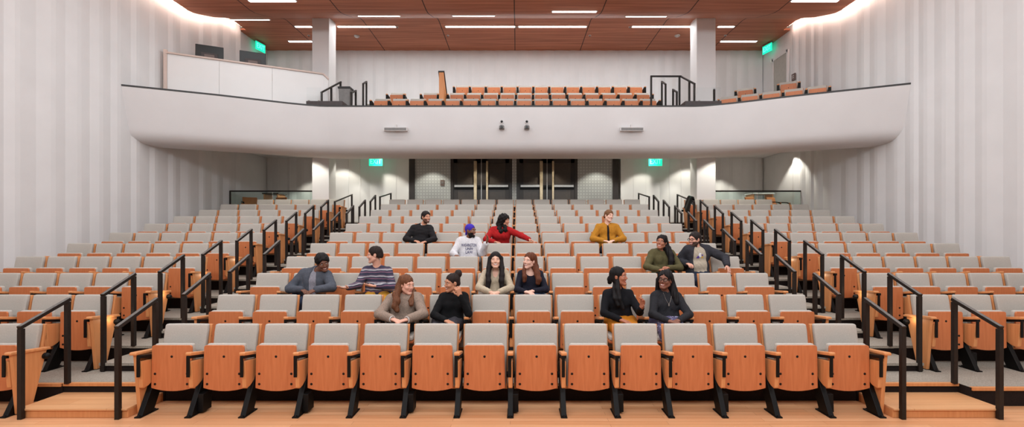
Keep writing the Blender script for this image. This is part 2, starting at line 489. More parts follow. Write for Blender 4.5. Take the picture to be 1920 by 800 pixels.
# rear entrance: patterned panels, dark posts, two double doors
mb = MB()
mb.box(-3.74, 3.66, 17.04, 17.2, 4.62, 4.75, M['door_dark'])
for a, b in ((-3.74, -3.54), (3.46, 3.66)): mb.box(a, b, 16.98, 17.2, 2.26, 4.75, M['door_dark'])
struct(mb.build('trim_2'))
for k, (a, b) in enumerate(((-3.54, -2.28), (2.22, 3.46), (-0.10, 0.06))):
    mb = MB(); mb.box(a, b, 17.06, 17.16, 2.26, 4.70, M['pattern']); struct(mb.build(f'trim_{k + 3}'))
mb = MB(); mb.box(-2.64, -2.50, 17.03, 17.06, 3.60, 3.80, M['sign_brown']); mb.box(-2.61, -2.53, 17.02, 17.03, 3.66, 3.74, M['mid_grey'])
tag(mb.build('wall_switch', bevel=0.004), 'small brown switch plate on the patterned panel beside the rear doors', 'switch')
for k, (a, b) in enumerate(((-2.28, -0.10), (0.06, 2.22))):
    root = struct(empty(f'door_{k + 1}', ((a + b) / 2, 17.1, 2.26)))
    w = (b - a) / 2
    mb = MB()
    for s in (-1, 1): mb.box(*sorted((s * (w - 0.10), s * w)), -0.05, 0.06, 0, 2.44, M['door_dark'])
    mb.box(-w, w, -0.05, 0.06, 2.32, 2.44, M['door_dark'])
    mb.build('door_frame', root, bevel=0.004)
    for s in (-1, 1):
        lf = MB(); i0, i1 = 0.008, w - 0.10
        X = lambda p, q: tuple(sorted((s * p, s * q)))
        lf.box(*X(i0, i0 + 0.20), -0.03, 0.02, 0.02, 2.32, M['door_dark']); lf.box(*X(i1 - 0.14, i1), -0.03, 0.02, 0.02, 2.32, M['door_dark'])
        lf.box(*X(i0, i1), -0.03, 0.02, 0.02, 0.26, M['door_dark']); lf.box(*X(i0, i1), -0.03, 0.02, 2.14, 2.32, M['door_dark'])
        lf.box(*X(i0 + 0.18, i1 - 0.13), -0.012, 0.012, 0.2, 2.2, M['door_panel'])
        leaf = lf.build('door_leaf', root, bevel=0.003)
        pb = MB(); cx = s * (i0 + 0.20)
        pb.box(cx - (0.055 if s < 0 else 0.035), cx + (0.055 if s < 0 else 0.035), -0.13, -0.09, 0.1, 2.2, M['brass_bar'])
        for z in (0.3, 1.95): pb.box(cx - 0.015, cx + 0.015, -0.10, -0.02, z, z + 0.03, M['steel'])
        pb.build('pull_bar', leaf, bevel=0.006)
        hb = MB(); hb.box(*X(i0 + 0.24, i1 - 0.04), -0.10, -0.05, 1.28, 1.36, M['steel']); hb.box(*X(i0 + 0.02, i0 + 0.24), -0.085, -0.03, 1.27, 1.35, M['black_metal'])
        hb.box(*X(i0 + 0.02, i1 - 0.02), -0.05, -0.028, 1.20, 1.28, M['black_metal'])
        hb.build('panic_bar', leaf, bevel=0.006)
    mb = MB(); mb.box(-0.012, 0.012, -0.036, 0.0, 0.02, 2.32, M['steel']); mb.build('meeting_strip', root)

# upper side door, sign plate on the right wall
root = struct(empty('door_3', (WX - 0.02, 16.62, 5.88)))
mb = MB()
for y in (-0.50, 0.42): mb.box(-0.04, 0.03, y, y + 0.08, 0, 2.2, M['white_plaster'])
mb.box(-0.04, 0.03, -0.50, 0.50, 2.12, 2.2, M['white_plaster']); mb.build('door_frame', root, bevel=0.004)
mb = MB(); mb.box(-0.015, 0.02, -0.42, 0.42, 0, 2.12, M['door_grey']); lf = mb.build('door_leaf', root, bevel=0.003)
mb = MB(); mb.cyl((-0.015, 0.34, 1.0), (-0.07, 0.34, 1.0), 0.012, 0.012, M['steel']); mb.bar((-0.07, 0.35, 1.0), (-0.07, 0.22, 1.0), 0.02, 0.02, M['steel']); mb.build('door_handle', lf)
mb = MB(); mb.box(-0.02, 0.02, -0.09, 0.09, -0.11, 0.11, M['sign_brown'])
for z in (0.03, -0.03): mb.box(-0.024, -0.02, -0.05, 0.05, z, z + 0.02, M['pale_grey'])
tag(mb.build('sign_plate', loc=(WX - 0.07, 15.75, 7.02)), 'small brown room sign on the right wall above the balcony wing', 'sign')
mb = MB(); mb.box(-0.02, 0.0, -0.05, 0.05, -0.06, 0.06, M['mid_grey']); mb.box(-0.026, -0.02, -0.02, 0.02, -0.03, 0.03, M['pale_grey'])
tag(mb.build('light_switch', loc=(WX - 0.005, 17.45, 6.95)), 'small grey switch on the wall past the upper balcony door', 'switch')
# ================================================================== SEATS
# local frame of a seat: x across, y = 0 at the back plane, negative towards the stage, z = 0 at its floor
def lerp(a, b, t): return a + (b - a) * t
def slab(mb, y0, z0, y1, z1, w0, w1, th, m, n=8, bulge=0.0, nx=6, round_top=0.0):
    """upright slab between (y0,z0) and (y1,z1), half widths w0..w1, thickness th backwards; hollowed by `bulge` at mid width"""
    F, B = [], []
    for j in range(n + 1):
        t = j / n; w = lerp(w0, w1, t)
        if round_top and t > 1 - 1e-6: w -= round_top
        fr, bk = [], []
        for i in range(nx + 1):
            u = -1 + 2 * i / nx
            dy = bulge * (1 - u * u)
            fr.append((u * w, lerp(y0, y1, t) + dy, lerp(z0, z1, t)))
            bk.append((u * w, lerp(y0, y1, t) + dy + th, lerp(z0, z1, t)))
        F.append(fr); B.append(bk)
    mb.sheet(F, m); mb.sheet(B, m, flip=True)
    mb.sheet([F[0], B[0]], m, False); mb.sheet([F[-1], B[-1]], m, False)
    for i in (0, -1): mb.sheet([[r[i] for r in F], [r[i] for r in B]], m, False)

S = {}
# backrest: bent plywood shell and its cushion
mb = MB(); slab(mb, -0.095, 0.20, 0.018, 0.895, 0.243, 0.255, 0.028, M['pale_wood'], bulge=0.012)
for x in (-0.12, 0.12):
    for z in (0.36, 0.62): mb.cyl((x, lerp(-0.095, 0.018, (z - 0.2) / 0.695) + 0.045, z), (x, lerp(-0.095, 0.018, (z - 0.2) / 0.695) + 0.03, z), 0.011, 0.011, M['bolt'], 8)
S['backrest'] = baked(mb, 'backrest', 0.006)
mb = MB(); slab(mb, -0.155, 0.24, -0.035, 0.905, 0.228, 0.243, 0.056, M['fabric'], bulge=0.014, round_top=0.006)
S['back_cushion'] = baked(mb, 'back_cushion', 0.018, 3)
# lower backs of the balcony seats
mb = MB(); slab(mb, -0.095, 0.20, 0.008, 0.842, 0.243, 0.255, 0.028, M['pale_wood'], bulge=0.012)
S['backrest_low'] = baked(mb, 'backrest', 0.006)
mb = MB(); slab(mb, -0.155, 0.24, -0.044, 0.852, 0.228, 0.243, 0.056, M['fabric'], bulge=0.014, round_top=0.006)
S['back_cushion_low'] = baked(mb, 'back_cushion', 0.018, 3)
# folded seat: wooden underside facing the stage with five bolts, slightly bowed lower edge
def pan_outline(w0=0.222, w1=0.214, z0=0.262, z1=0.72, bow=0.034, r=0.02):
    pts = [(-w0, z0)]
    for i in range(1, 8):
        u = -1 + 2 * i / 8; pts.append((u * w0, z0 - bow * (1 - u * u)))
    pts += [(w0, z0), (w1, z1 - r), (w1 - r * 0.3, z1 - r * 0.3), (w1 - r, z1), (-w1 + r, z1), (-w1 + r * 0.3, z1 - r * 0.3), (-w1, z1 - r)]
    return pts
mb = MB(); mb.prism(pan_outline(), 'y', -0.262, -0.240, M['seat_wood'])
for x, z in ((0, 0.60), (-0.18, 0.415), (0.165, 0.415), (-0.18, 0.305), (0.165, 0.305)):
    mb.cyl((x, -0.245, z), (x, -0.2655, z), 0.015, 0.014, M['bolt'], 10)
S['seat_pan'] = baked(mb, 'seat_pan', 0.004)
mb = MB(); slab(mb, -0.238, 0.275, -0.238, 0.731, 0.214, 0.210, 0.062, M['fabric'], bulge=0.0, round_top=0.008)
S['seat_cushion'] = baked(mb, 'seat_cushion', 0.02, 3)
# opened seat (for people): the same pan laid flat
mb = MB(); mb.prism([(x, -0.60 + (z - 0.26) * 1.02) for x, z in pan_outline(r=0.03)][::-1], 'z', 0.395, 0.417, M['seat_wood'])
for x, y in ((0, -0.28), (-0.17, -0.45), (0.17, -0.45)): mb.cyl((x, y, 0.40), (x, y, 0.390), 0.012, 0.012, M['bolt'], 10)
S['seat_pan_open'] = baked(mb, 'seat_pan', 0.004)
mb = MB(); mb.box(-0.212, 0.212, -0.585, -0.135, 0.418, 0.478, M['fabric'])
S['seat_cushion_open'] = baked(mb, 'seat_cushion', 0.02, 3)
# standard between two seats (x = 0): arm, black bracket, hanging wooden panel, slanted leg with foot
mb = MB(); mb.prism([(-0.415, 0.648), (-0.418, 0.674), (-0.405, 0.682), (-0.11, 0.628), (-0.10, 0.616), (-0.105, 0.596)], 'x', -0.03, 0.03, M['pale_wood'])
S['armrest'] = baked(mb, 'armrest', 0.007)
mb = MB(); mb.prism([(-0.395, 0.585), (-0.30, 0.578), (-0.125, 0.555), (-0.12, 0.455), (-0.15, 0.40), (-0.22, 0.335), (-0.29, 0.300), (-0.35, 0.288), (-0.372, 0.30)], 'x', -0.022, 0.022, M['pale_wood'])
S['side_panel'] = baked(mb, 'side_panel', 0.008)
mb = MB()
mb.prism([(-0.41, 0.618), (-0.408, 0.650), (-0.10, 0.598), (-0.06, 0.58), (-0.07, 0.40), (-0.12, 0.36), (-0.125, 0.568)], 'x', -0.024, 0.024, M['black_metal'])   # bracket under the arm
mb.prism([(-0.412, 0.42), (-0.412, 0.64), (-0.398, 0.64), (-0.398, 0.42)], 'x', -0.024, 0.010, M['black_metal'])                      # thin front strap
mb.prism([(-0.40, 0.012), (-0.235, 0.012), (-0.055, 0.36), (-0.05, 0.50), (-0.12, 0.50), (-0.22, 0.34)], 'x', -0.028, 0.028, M['black_metal'])  # leg
mb.cyl((-0.045, -0.13, 0.37), (0.045, -0.13, 0.37), 0.035, 0.035, M['black_metal'], 12)                                                 # seat pivot
mb.box(-0.034, 0.034, -0.43, -0.17, 0.0, 0.014, M['black_metal'])
for y in (-0.41, -0.19): mb.cyl((0, y, 0.012), (0, y, 0.024), 0.014, 0.012, M['bolt'], 8)
S['leg'] = baked(mb, 'leg', 0.004)
mb = MB(); mb.prism([(-0.31, 0.02), (-0.16, 0.02), (-0.155, 0.20), (-0.20, 0.215), (-0.30, 0.21)], 'x', 0.024, 0.085, M['black_metal'])
mb.bar((0.07, -0.16, 0.17), (0.11, -0.12, 0.24), 0.012, 0.012, M['black_metal'])
S['power_box'] = baked(mb, 'power_box', 0.006)
# aisle end: tapering wooden panel with its own arm cap; aisle lamp on the outside
mb = MB(); mb.prism([(-0.395, 0.655), (-0.02, 0.62), (-0.035, 0.57), (-0.19, 0.008), (-0.335, 0.008)], 'x', -0.02, 0.02, M['pale_wood'])
S['end_panel'] = baked(mb, 'end_panel', 0.006)
mb = MB(); mb.prism([(-0.425, 0.652), (-0.427, 0.674), (-0.412, 0.683), (0.0, 0.645), (0.012, 0.635), (0.01, 0.615)], 'x', -0.036, 0.036, M['pale_wood'])
S['end_arm'] = baked(mb, 'armrest', 0.007)
def lamp_mesh(s):
    mb = MB(); mb.cyl((s * 0.02, -0.05, 0.555), (s * 0.045, -0.05, 0.555), 0.034, 0.034, M['black_metal'], 14)
    mb.sphere((s * 0.045, -0.05, 0.555), 0.034, M['black_metal'], 14, 6)
    return mb.mesh('aisle_lamp')
LAMP = {-1: lamp_mesh(-1), 1: lamp_mesh(1)}

def std(root, x, box=False, balcony=False):
    link('armrest', S['armrest'], root, (x, 0, 0))
    link('side_panel', S['side_panel'], root, (x, 0, 0))
    if not balcony or True:
        l = link('leg', S['leg'], root, (x, 0, 0))
        if box: link('power_box', S['power_box'], l)
def end(root, x, outward, leg_in):
    link('armrest', S['end_arm'], root, (x, 0, 0))
    e = link('end_panel', S['end_panel'], root, (x, 0, 0))
    link('aisle_lamp', LAMP[outward], e)

def make_seat(x, y, z, folded=True, left='leg', right=None, box=False, rz=0.0):
    root = empty('theatre_seat', (x, y, z), rz)
    b = link('backrest', S['backrest'], root)
    link('back_cushion', S['back_cushion'], root)
    p = link('seat_pan', S['seat_pan'] if folded else S['seat_pan_open'], root)
    link('seat_cushion', S['seat_cushion'] if folded else S['seat_cushion_open'], p)
    for side, sx in ((left, -SW / 2), (right, SW / 2)):
        if side == 'leg': std(root, sx, box and sx < 0)
        elif side == 'end':
            s = -1 if sx < 0 else 1
            end(root, sx + s * 0.012, s, -s)
            # the end seat also keeps its hanging panel and leg, just inside the wooden end
            link('side_panel', S['side_panel'], root, (sx - s * 0.032, 0, 0)); link('leg', S['leg'], root, (sx - s * 0.040, 0, 0))
    return root

ROWW = ['front', 'second', 'third', 'fourth', 'fifth', 'sixth', 'seventh', 'eighth', 'ninth', 'tenth', 'last']
# who sits where: (row, seat) -> what the sitter wears
SITTERS = {(3, 2): 'grey denim shirt', (3, 4): 'striped sweater', (2, 5): 'taupe sweater', (2, 6): 'black turtleneck', (3, 7): 'beige blouse',
           (3, 8): 'navy top', (6, 4): 'black sweater', (5, 6): 'white hoodie', (6, 7): 'red sweater', (6, 11): 'mustard jacket', (4, 12): 'olive shirt',
           (4, 13): 'dark jacket', (2, 10): 'black top and mustard skirt', (2, 11): 'charcoal top'}
NC = 14
def seat_x(i): return (i - 1) * SW - (NC - 1) * SW / 2
for n in range(1, NR + 1):
    for i in range(1, NC + 1):
        occ = SITTERS.get((n, i))
        o = make_seat(seat_x(i), row_y(n), row_z(n), not occ, 'end' if i == 1 else 'leg', 'end' if i == NC else None, box=(i % 2 == 0))
        if occ: lab = f'grey theatre seat under the person in {occ}, centre block {ROWW[n - 1]} row'
        else: lab = f'folded wooden theatre seat, {ROWW[n - 1]} row of centre block, {ORD[i - 1]} from the left aisle'
        tag(o, lab, 'seat', f'theatre seats, centre block {ROWW[n - 1]} row')
for sgn, side in ((-1, 'left'), (1, 'right')):
    for n in range(1 if sgn < 0 else 2, NR + 1):
        cnt = 6 if n < NR else 5
        for i in range(1, cnt + 1):
            px = 5.25 + (i - 0.5) * 0.552
            l, r = ('leg', None)
            if sgn < 0: l, r = ('leg', 'end' if i == 1 else None)
            else: l, r = ('end' if i == 1 else 'leg', 'leg' if i == cnt else None)
            o = make_seat(sgn * px, row_y(n), row_z(n), True, l, r, box=(i % 2 == 0))
            tag(o, f'folded wooden theatre seat, {ROWW[n - 1]} row of {side} side block, {ORD[i - 1]} from the aisle', 'seat', f'theatre seats, {side} block {ROWW[n - 1]} row')

# balcony seats
mb = MB(); mb.prism([(-0.40, 0.46), (-0.40, 0.70), (-0.10, 0.66), (-0.10, 0.46)], 'x', -0.036, 0.036, M['black_metal'])
S['bracket'] = baked(mb, 'bracket', 0.006)
def balcony_seat(x, y, z, lab, group, rz=0.0, end_r=False):
    root = empty('balcony_seat', (x, y, z), rz)
    link('backrest', S['backrest_low'], root); link('back_cushion', S['back_cushion_low'], root)
    p = link('seat_pan', S['seat_pan'], root); link('seat_cushion', S['seat_cushion'], p)
    for sx in ((-SW / 2, SW / 2) if end_r else (-SW / 2,)):
        link('armrest', S['armrest'], root, (sx, 0, 0.035)); link('bracket', S['bracket'], root, (sx, 0, 0)); link('leg', S['leg'], root, (sx, 0, 0))
    tag(root, lab, 'seat', group)
BW = ['front', 'second', 'top']
PX = lambda px, y: (px - 969) * y / 902 + 0.067
ys = BY
for k in range(16): balcony_seat(PX(714.5 + 33.55 * k, 14.95), ys[0], BZ[0], f'balcony seat with pale wood underside, {ORD[k]} from left in the balcony front row', 'balcony front row seats', end_r=k == 15)
for k in range(12): balcony_seat(PX(856.5 + 31.75 * k, 15.9), ys[1], BZ[1], f'balcony seat in the second balcony row, {ORD[k]} seat right of the wooden partition', 'balcony second row seats', end_r=k == 11)
for j, px in enumerate((743.5, 806.5)): balcony_seat(PX(px, 15.9), ys[1], BZ[1], f'lone balcony seat standing left of the wooden partition, {["farther from", "nearer to"][j]} it', 'lone balcony seats left of partition', end_r=True)
for k in range(12): balcony_seat(PX(867 + 29.6 * k, 16.8), ys[2], BZ[2], f'balcony seat in the top balcony row by the rear wall, {ORD[k]} from the partition', 'balcony top row seats', end_r=k == 11)
ang = -math.atan2(1.07, 2.05)
for k in range(5):
    t = k * 0.578; x = 6.67 + t * math.cos(ang); y = 14.95 + t * math.sin(ang)
    balcony_seat(x, y, BZ[0], f'balcony wing seat behind the right parapet, {ORD[k]} from the dark plinth', 'right wing front balcony seats', ang, end_r=k == 4)
for j, (x, y, z) in enumerate(((7.50, 15.62, BZ[1]), (8.50, 14.95, BZ[1]))):
    balcony_seat(x, y, z, ['lone rear balcony wing seat nearer the right column', 'lone rear balcony wing seat below the brown room sign'][j], 'right wing rear balcony seats', ang, end_r=True)
mb = MB(); mb.prism([(0, 0), (0.9, 0), (0.9, 0.95), (0, 1.75)], 'x', -0.075, 0.075, M['pale_wood'])
root = empty('partition', (PX(833, 15.3) - 0.10, 15.35, BZ[0])); link('panel', mb.mesh('panel'), root)
mb = MB(); mb.prism([(-0.01, 1.75), (0.91, 0.94), (0.91, 0.98), (-0.01, 1.79)], 'x', -0.10, 0.10, M['dark_cap']); mb.build('cap', root)
tag(root, 'tall wooden partition with sloping dark top at the end of the balcony rows', 'partition')
# ================================================================== RAILS, BOOTH, FITTINGS
def rail(x, y0, z0, y1, z1, h=0.955, w=0.045):
    """two posts with a sloping top bar, running away from the stage"""
    root = empty('handrail', (x, y0, z0))
    dy, dz = y1 - y0, z1 - z0
    for y, z in ((0, 0), (dy, dz)):
        mb = MB(); mb.box(-w / 2, w / 2, y - w / 2, y + w / 2, z, z + h - 0.02, M['bronze']); mb.build('post', root, bevel=0.003)
    mb = MB(); d = Vector((0, dy, dz)).normalized() * (w / 2)
    mb.bar(Vector((0, 0, h)) - d, Vector((0, dy, dz + h)) + d, w, 0.035, M['bronze'])
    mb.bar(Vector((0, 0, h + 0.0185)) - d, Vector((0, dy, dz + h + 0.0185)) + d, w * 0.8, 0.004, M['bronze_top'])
    mb.build('top_bar', root, bevel=0.003)
    return root
for sgn, side in ((-1, 'left'), (1, 'right')):
    for k in range(10):
        y0 = 5.03 + PITCH * k - (0.045 if k == 0 else 0); long_ = k == 9
        y1 = y0 + (0.515 if k == 0 else 0.47 if not long_ else 1.40)
        zf = lambda y: RISE / 2 * max(0, min(22, math.floor((y - 5.045) / (PITCH / 2)) + 1)) if y > 5.03 else 0.0
        r = rail(sgn * 5.07, y0, zf(y0 + 0.0) if k else 0.0, y1, zf(y1 + 0.03))
        lab = f'bronze handrail on the outer side of the {side} aisle beside the {ROWW[k]} row' if not long_ else f'long bronze handrail at the head of the {side} aisle beside the column'
        tag(r, lab, 'handrail', f'aisle handrails, {side} aisle outer side')
    for k in range(11):
        y0 = 5.03 + PITCH * k - (0.045 if k == 0 else 0); long_ = k == 10
        y1 = y0 + (0.515 if k == 0 else 0.47 if not long_ else 1.25)
        r = rail(sgn * 4.065, y0, zf(y0) if k else 0.0, y1, zf(y1 + 0.03))
        lab = f'bronze handrail on the inner side of the {side} aisle by the {ROWW[k]} centre row' if not long_ else f'long bronze handrail heading the {side} aisle behind the last centre row'
        tag(r, lab, 'handrail', f'aisle handrails, {side} aisle inner side')

# glass guards behind the side blocks
for sgn, side in ((-1, 'left'), (1, 'right')):
    xa, xb = 6.42, 9.12 if sgn < 0 else 9.2
    root = empty('glass_guard', (sgn * xa, 15.42, row_z(12)))
    mb = MB(); mb.bar((0, 0, 1.0), (sgn * (xb - xa), 0, 1.0), 0.05, 0.045, M['bronze']); mb.bar((sgn * (xb - xa), 0, 1.02), (sgn * (xb - xa), 0, 0.0), 0.04, 0.03, M['bronze']); mb.build('top_rail', root)
    for a, b in ((0.02, 1.33), (1.36, xb - xa - 0.03)):
        mb = MB(); x0, x1 = sorted((sgn * a, sgn * b)); mb.box(x0, x1, -0.006, 0.006, 0.02, 0.98, M['glass']); mb.build('glass_pane', root)
    mb = MB(); mb.box(*sorted((0, sgn * (xb - xa))), -0.03, 0.03, 0, 0.06, M['dark_cap']); mb.build('base_channel', root)
    tag(root, f'glass guard with dark top rail behind the last row of the {side} block', 'railing', 'glass guards behind the side blocks')

# table and loose armchairs behind the guards
def side_table(x, y, w, lab):
    root = empty('side_table', (x, y, row_z(12)))
    mb = MB(); mb.box(-w / 2, w / 2, -0.3, 0.3, 0.98, 1.02, M['pale_grey'] if x > 0 else M['door_panel']); mb.build('table_top', root, bevel=0.004)
    for sx in (-1, 1):
        mb = MB(); mb.box(sx * (w / 2 - 0.05) - 0.02, sx * (w / 2 - 0.05) + 0.02, -0.26, 0.26, 0.0, 0.98, M['pale_wood']); mb.build('table_leg', root, bevel=0.003)
    tag(root, lab, 'table')
def armchair(x, y, rz, lab):
    root = empty('armchair', (x, y, row_z(12)), rz)
    mb = MB(); mb.box(-0.24, 0.24, -0.26, 0.22, 0.40, 0.46, M['riser']); mb.build('seat', root, bevel=0.015)
    mb = MB(); slab(mb, 0.20, 0.52, 0.27, 0.86, 0.23, 0.22, 0.03, M['seat_wood'], bulge=0.04); mb.build('backrest', root, bevel=0.008)
    for sx in (-1, 1):
        mb = MB(); pts = [(sx * 0.26, -0.24, 0.62), (sx * 0.27, -0.12, 0.665), (sx * 0.27, 0.05, 0.68), (sx * 0.25, 0.22, 0.69)]
        for a, b in zip(pts, pts[1:]): mb.bar(a, b, 0.04, 0.03, M['black_metal'])
        mb.build('arm', root, bevel=0.004)
        for sy in (-0.23, 0.22):
            mb = MB(); mb.bar((sx * 0.25, sy * 1.04, 0), (sx * 0.245, sy, 0.66), 0.035, 0.035, M['seat_wood']); mb.build('leg', root, bevel=0.004)
    tag(root, lab, 'chair', 'loose armchairs behind the glass guards')
side_table(-8.30, 16.62, 0.55, 'small dark topped table behind the glass guard at the left rear wall')
armchair(-8.72, 15.95, 0.7, 'wooden armchair with dark arms behind the left glass guard, nearer the side wall')
armchair(-7.95, 15.95, -0.3, 'wooden armchair with dark arms behind the left glass guard, nearer the column')
side_table(8.45, 16.62, 0.75, 'small pale topped table behind the glass guard at the right rear wall')
armchair(8.02, 15.95, 0.5, 'wooden armchair with dark arms behind the right glass guard, nearer the column')
armchair(8.74, 15.95, 0.5, 'wooden armchair with dark arms behind the right glass guard, nearer the side wall')

# control booth on the left balcony wing
A = Vector((-9.05, 12.5, 0)); B = Vector((-5.52, 14.25, 0)); L = (B - A).length; rz = math.atan2(B.y - A.y, B.x - A.x)
root = empty('control_booth', (A.x, A.y, BZ[0]), rz)
H = 1.29
for a, b in ((0.03, 0.30 * L), (0.30 * L + 0.004, 0.625 * L), (0.625 * L + 0.004, L - 0.12)):
    mb = MB(); mb.box(a, b, -0.02, 0.05, 0, H - 0.01, M['booth_panel']); mb.build('front_panel', root, bevel=0.004)
mb = MB(); mb.prism([(L - 0.12, 0), (L + 0.0, 0), (L + 0.0, H - 0.14), (L - 0.12, H - 0.01)], 'y', -0.02, 0.05, M['booth_panel']); mb.build('end_panel', root)
mb = MB(); mb.bar((0.0, 0, H + 0.01), (L - 0.12, 0, H + 0.01), 0.12, 0.045, M['booth_trim']); mb.bar((L - 0.14, 0, H + 0.01), (L + 0.01, 0, H - 0.13), 0.12, 0.045, M['booth_trim'])
mb.box(-0.05, 0.03, -0.05, 0.06, 0, H + 0.09, M['booth_trim'])
mb.build('top_trim', root, bevel=0.006)
mb = MB(); mb.box(0.4, 2.9, 0.06, 0.62, 1.09, 1.13, M['pale_wood']); mb.build('desk_top', root)
tag(root, 'white panelled control booth wall with pink-brown trim on the left balcony wing', 'booth')
def monitor(x, y, z, w, h, rz, lab):
    root = empty('monitor', (x, y, z), rz)
    mb = MB(); mb.box(-w / 2, w / 2, -0.025, 0.02, 0.16, 0.16 + h, M['screen']); mb.build('housing', root, bevel=0.012)
    mb = MB(); mb.box(-w * 0.30, w * 0.30, -0.05, -0.02, 0.16, 0.16 + h * 0.55, M['plinth']); mb.box(-w * 0.18, w * 0.18, -0.06, -0.05, 0.17, 0.16 + h * 0.45, M['sign_brown']); mb.build('back_cover', root, bevel=0.01)
    mb = MB(); mb.box(-0.05, 0.05, -0.05, -0.03, 0.0, 0.3, M['mid_grey']); mb.box(-0.14, 0.14, -0.12, 0.08, 0.0, 0.015, M['mid_grey']); mb.build('stand', root, bevel=0.004)
    tag(root, lab, 'monitor', 'booth monitors')
dsk = BZ[0] + 1.13
def on_desk(t, dz=0.0): p = A + (B - A) * t + Vector((-math.sin(rz), math.cos(rz), 0)) * 0.34; return p.x, p.y, dsk + dz
for t, w, h, lab in ((0.235, 0.66, 0.47, 'black monitor seen from behind over the booth wall, nearer the side wall'), (0.50, 0.66, 0.47, 'black monitor seen from behind over the booth wall, nearer the exit sign')):
    x, y, z = on_desk(t); monitor(x, y, z, w, h, rz, lab)

# plinths, stair rails and glass on the balcony
mb = MB(); mb.box(PX(575, 13.32), PX(643, 13.32), 13.28, 13.75, BZ[0], 5.565, M['plinth']); tag(mb.build('plinth', bevel=0.006), 'dark brown plinth on the balcony edge in front of the left column', 'plinth', 'balcony plinths')
mb = MB(); mb.box(PX(1284, 13.32), PX(1352, 13.32), 13.28, 13.75, BZ[0], 5.565, M['plinth']); tag(mb.build('plinth', bevel=0.006), 'dark brown plinth on the balcony edge in front of the right column', 'plinth', 'balcony plinths')
def poly_rail(name, pts, posts, base, lab, w=0.05, group=None):
    """rail along pts (world), with posts at the listed points going down to base"""
    o = Vector(pts[0]); o.z = base
    root = empty(name, o)
    for p in posts:
        q = Vector(p) - o; mb = MB(); mb.box(q.x - w / 2, q.x + w / 2, q.y - w / 2, q.y + w / 2, 0, q.z + 0.0, M['bronze']); mb.build('post', root, bevel=0.003)
    mb = MB()
    for a, b in zip(pts, pts[1:]):
        d = (Vector(b) - Vector(a)).normalized() * w / 2; mb.bar(Vector(a) - o - d, Vector(b) - o + d, w, 0.045, M['bronze'])
    mb.build('top_bar', root, bevel=0.003)
    tag(root, lab, 'handrail', group)
def W(px, py, d): return ((px - 969) * d / 902 + 0.067, d, 1.93 + (436 - py) * d / 902)
p = [W(603, 173, 13.84), W(638.5, 154, 14.5)]; m_ = tuple((Vector(p[0]) + Vector(p[1])) / 2)
poly_rail('handrail', [p[0], p[1]], [p[0], m_, p[1]], BZ[0], 'sloping bronze stair rail with three posts on the left balcony plinth', group='balcony handrails')
p = [W(659, 174, 14.2), W(667, 170, 14.7)]; poly_rail('handrail', p, p, BZ[0], 'short low bronze rail left of the balcony front row', group='balcony handrails')
p = [W(681, 157, 15.3), W(687, 153, 15.9)]; poly_rail('handrail', p, p, BZ[0], 'narrow tall bronze rail left of the balcony front row', group='balcony handrails')
p = [W(1302, 157, 13.84), W(1276, 143, 14.6), W(1221, 143, 14.6)]; q = W(1292.5, 152, 14.12)
poly_rail('handrail', p, [p[0], q, W(1274, 143, 14.6), p[2]], BZ[0], 'tall bronze rail frame wrapping the right balcony stair', group='balcony handrails')
p = [W(1248, 158, 15.3), W(1241, 153, 15.9)]; poly_rail('handrail', p, p, BZ[0], 'narrow tall bronze rail right of the balcony front row', group='balcony handrails')
p = [W(1269, 172.5, 14.5), W(1262, 168, 15.0)]; poly_rail('handrail', p, p, BZ[0], 'short low bronze rail right of the balcony front row', group='balcony handrails')
p = [W(1339, 169, 13.5), W(1339, 168, 13.65)]; poly_rail('handrail', p, p, 5.565, 'stubby bronze post behind the glass on the right plinth', group='balcony handrails')
for px0, px1, lab in ((575, 602, 'small clear glass screen on the left balcony plinth'), (1304, 1351, 'clear glass screen on the right balcony plinth')):
    root = empty('glass_screen', (PX((px0 + px1) / 2, 13.4), 13.40, 5.565)); w = (px1 - px0) * 13.4 / 902 / 2
    mb = MB(); mb.box(-w, w, -0.006, 0.006, 0.004, 0.40, M['clear_glass']); mb.build('pane', root)
    for s in (-1, 1):
        mb = MB(); mb.box(s * w * 0.7 - 0.02, s * w * 0.7 + 0.02, -0.02, 0.02, 0, 0.05, M['steel']); mb.build('clamp', root)
    tag(root, lab, 'glass screen', 'plinth glass screens')
root = empty('waste_bin', (PX(648.5, 14.4), 14.4, BZ[0]))
mb = MB(); mb.prism([(-0.15, 0.30), (0.15, 0.30), (0.17, 0.93), (-0.17, 0.93)], 'y', -0.15, 0.15, M['mid_grey']); mb.build('body', root, bevel=0.02)
mb = MB(); mb.box(-0.185, 0.185, -0.17, 0.17, 0.90, 0.96, M['screen']); mb.build('rim', root, bevel=0.01)
mb = MB(); mb.box(-0.19, 0.19, -0.17, 0.17, 0.0, 0.30, M['screen']); mb.build('base', root, bevel=0.02)
tag(root, 'small grey bin with black rim beside the left balcony stair rail', 'bin')

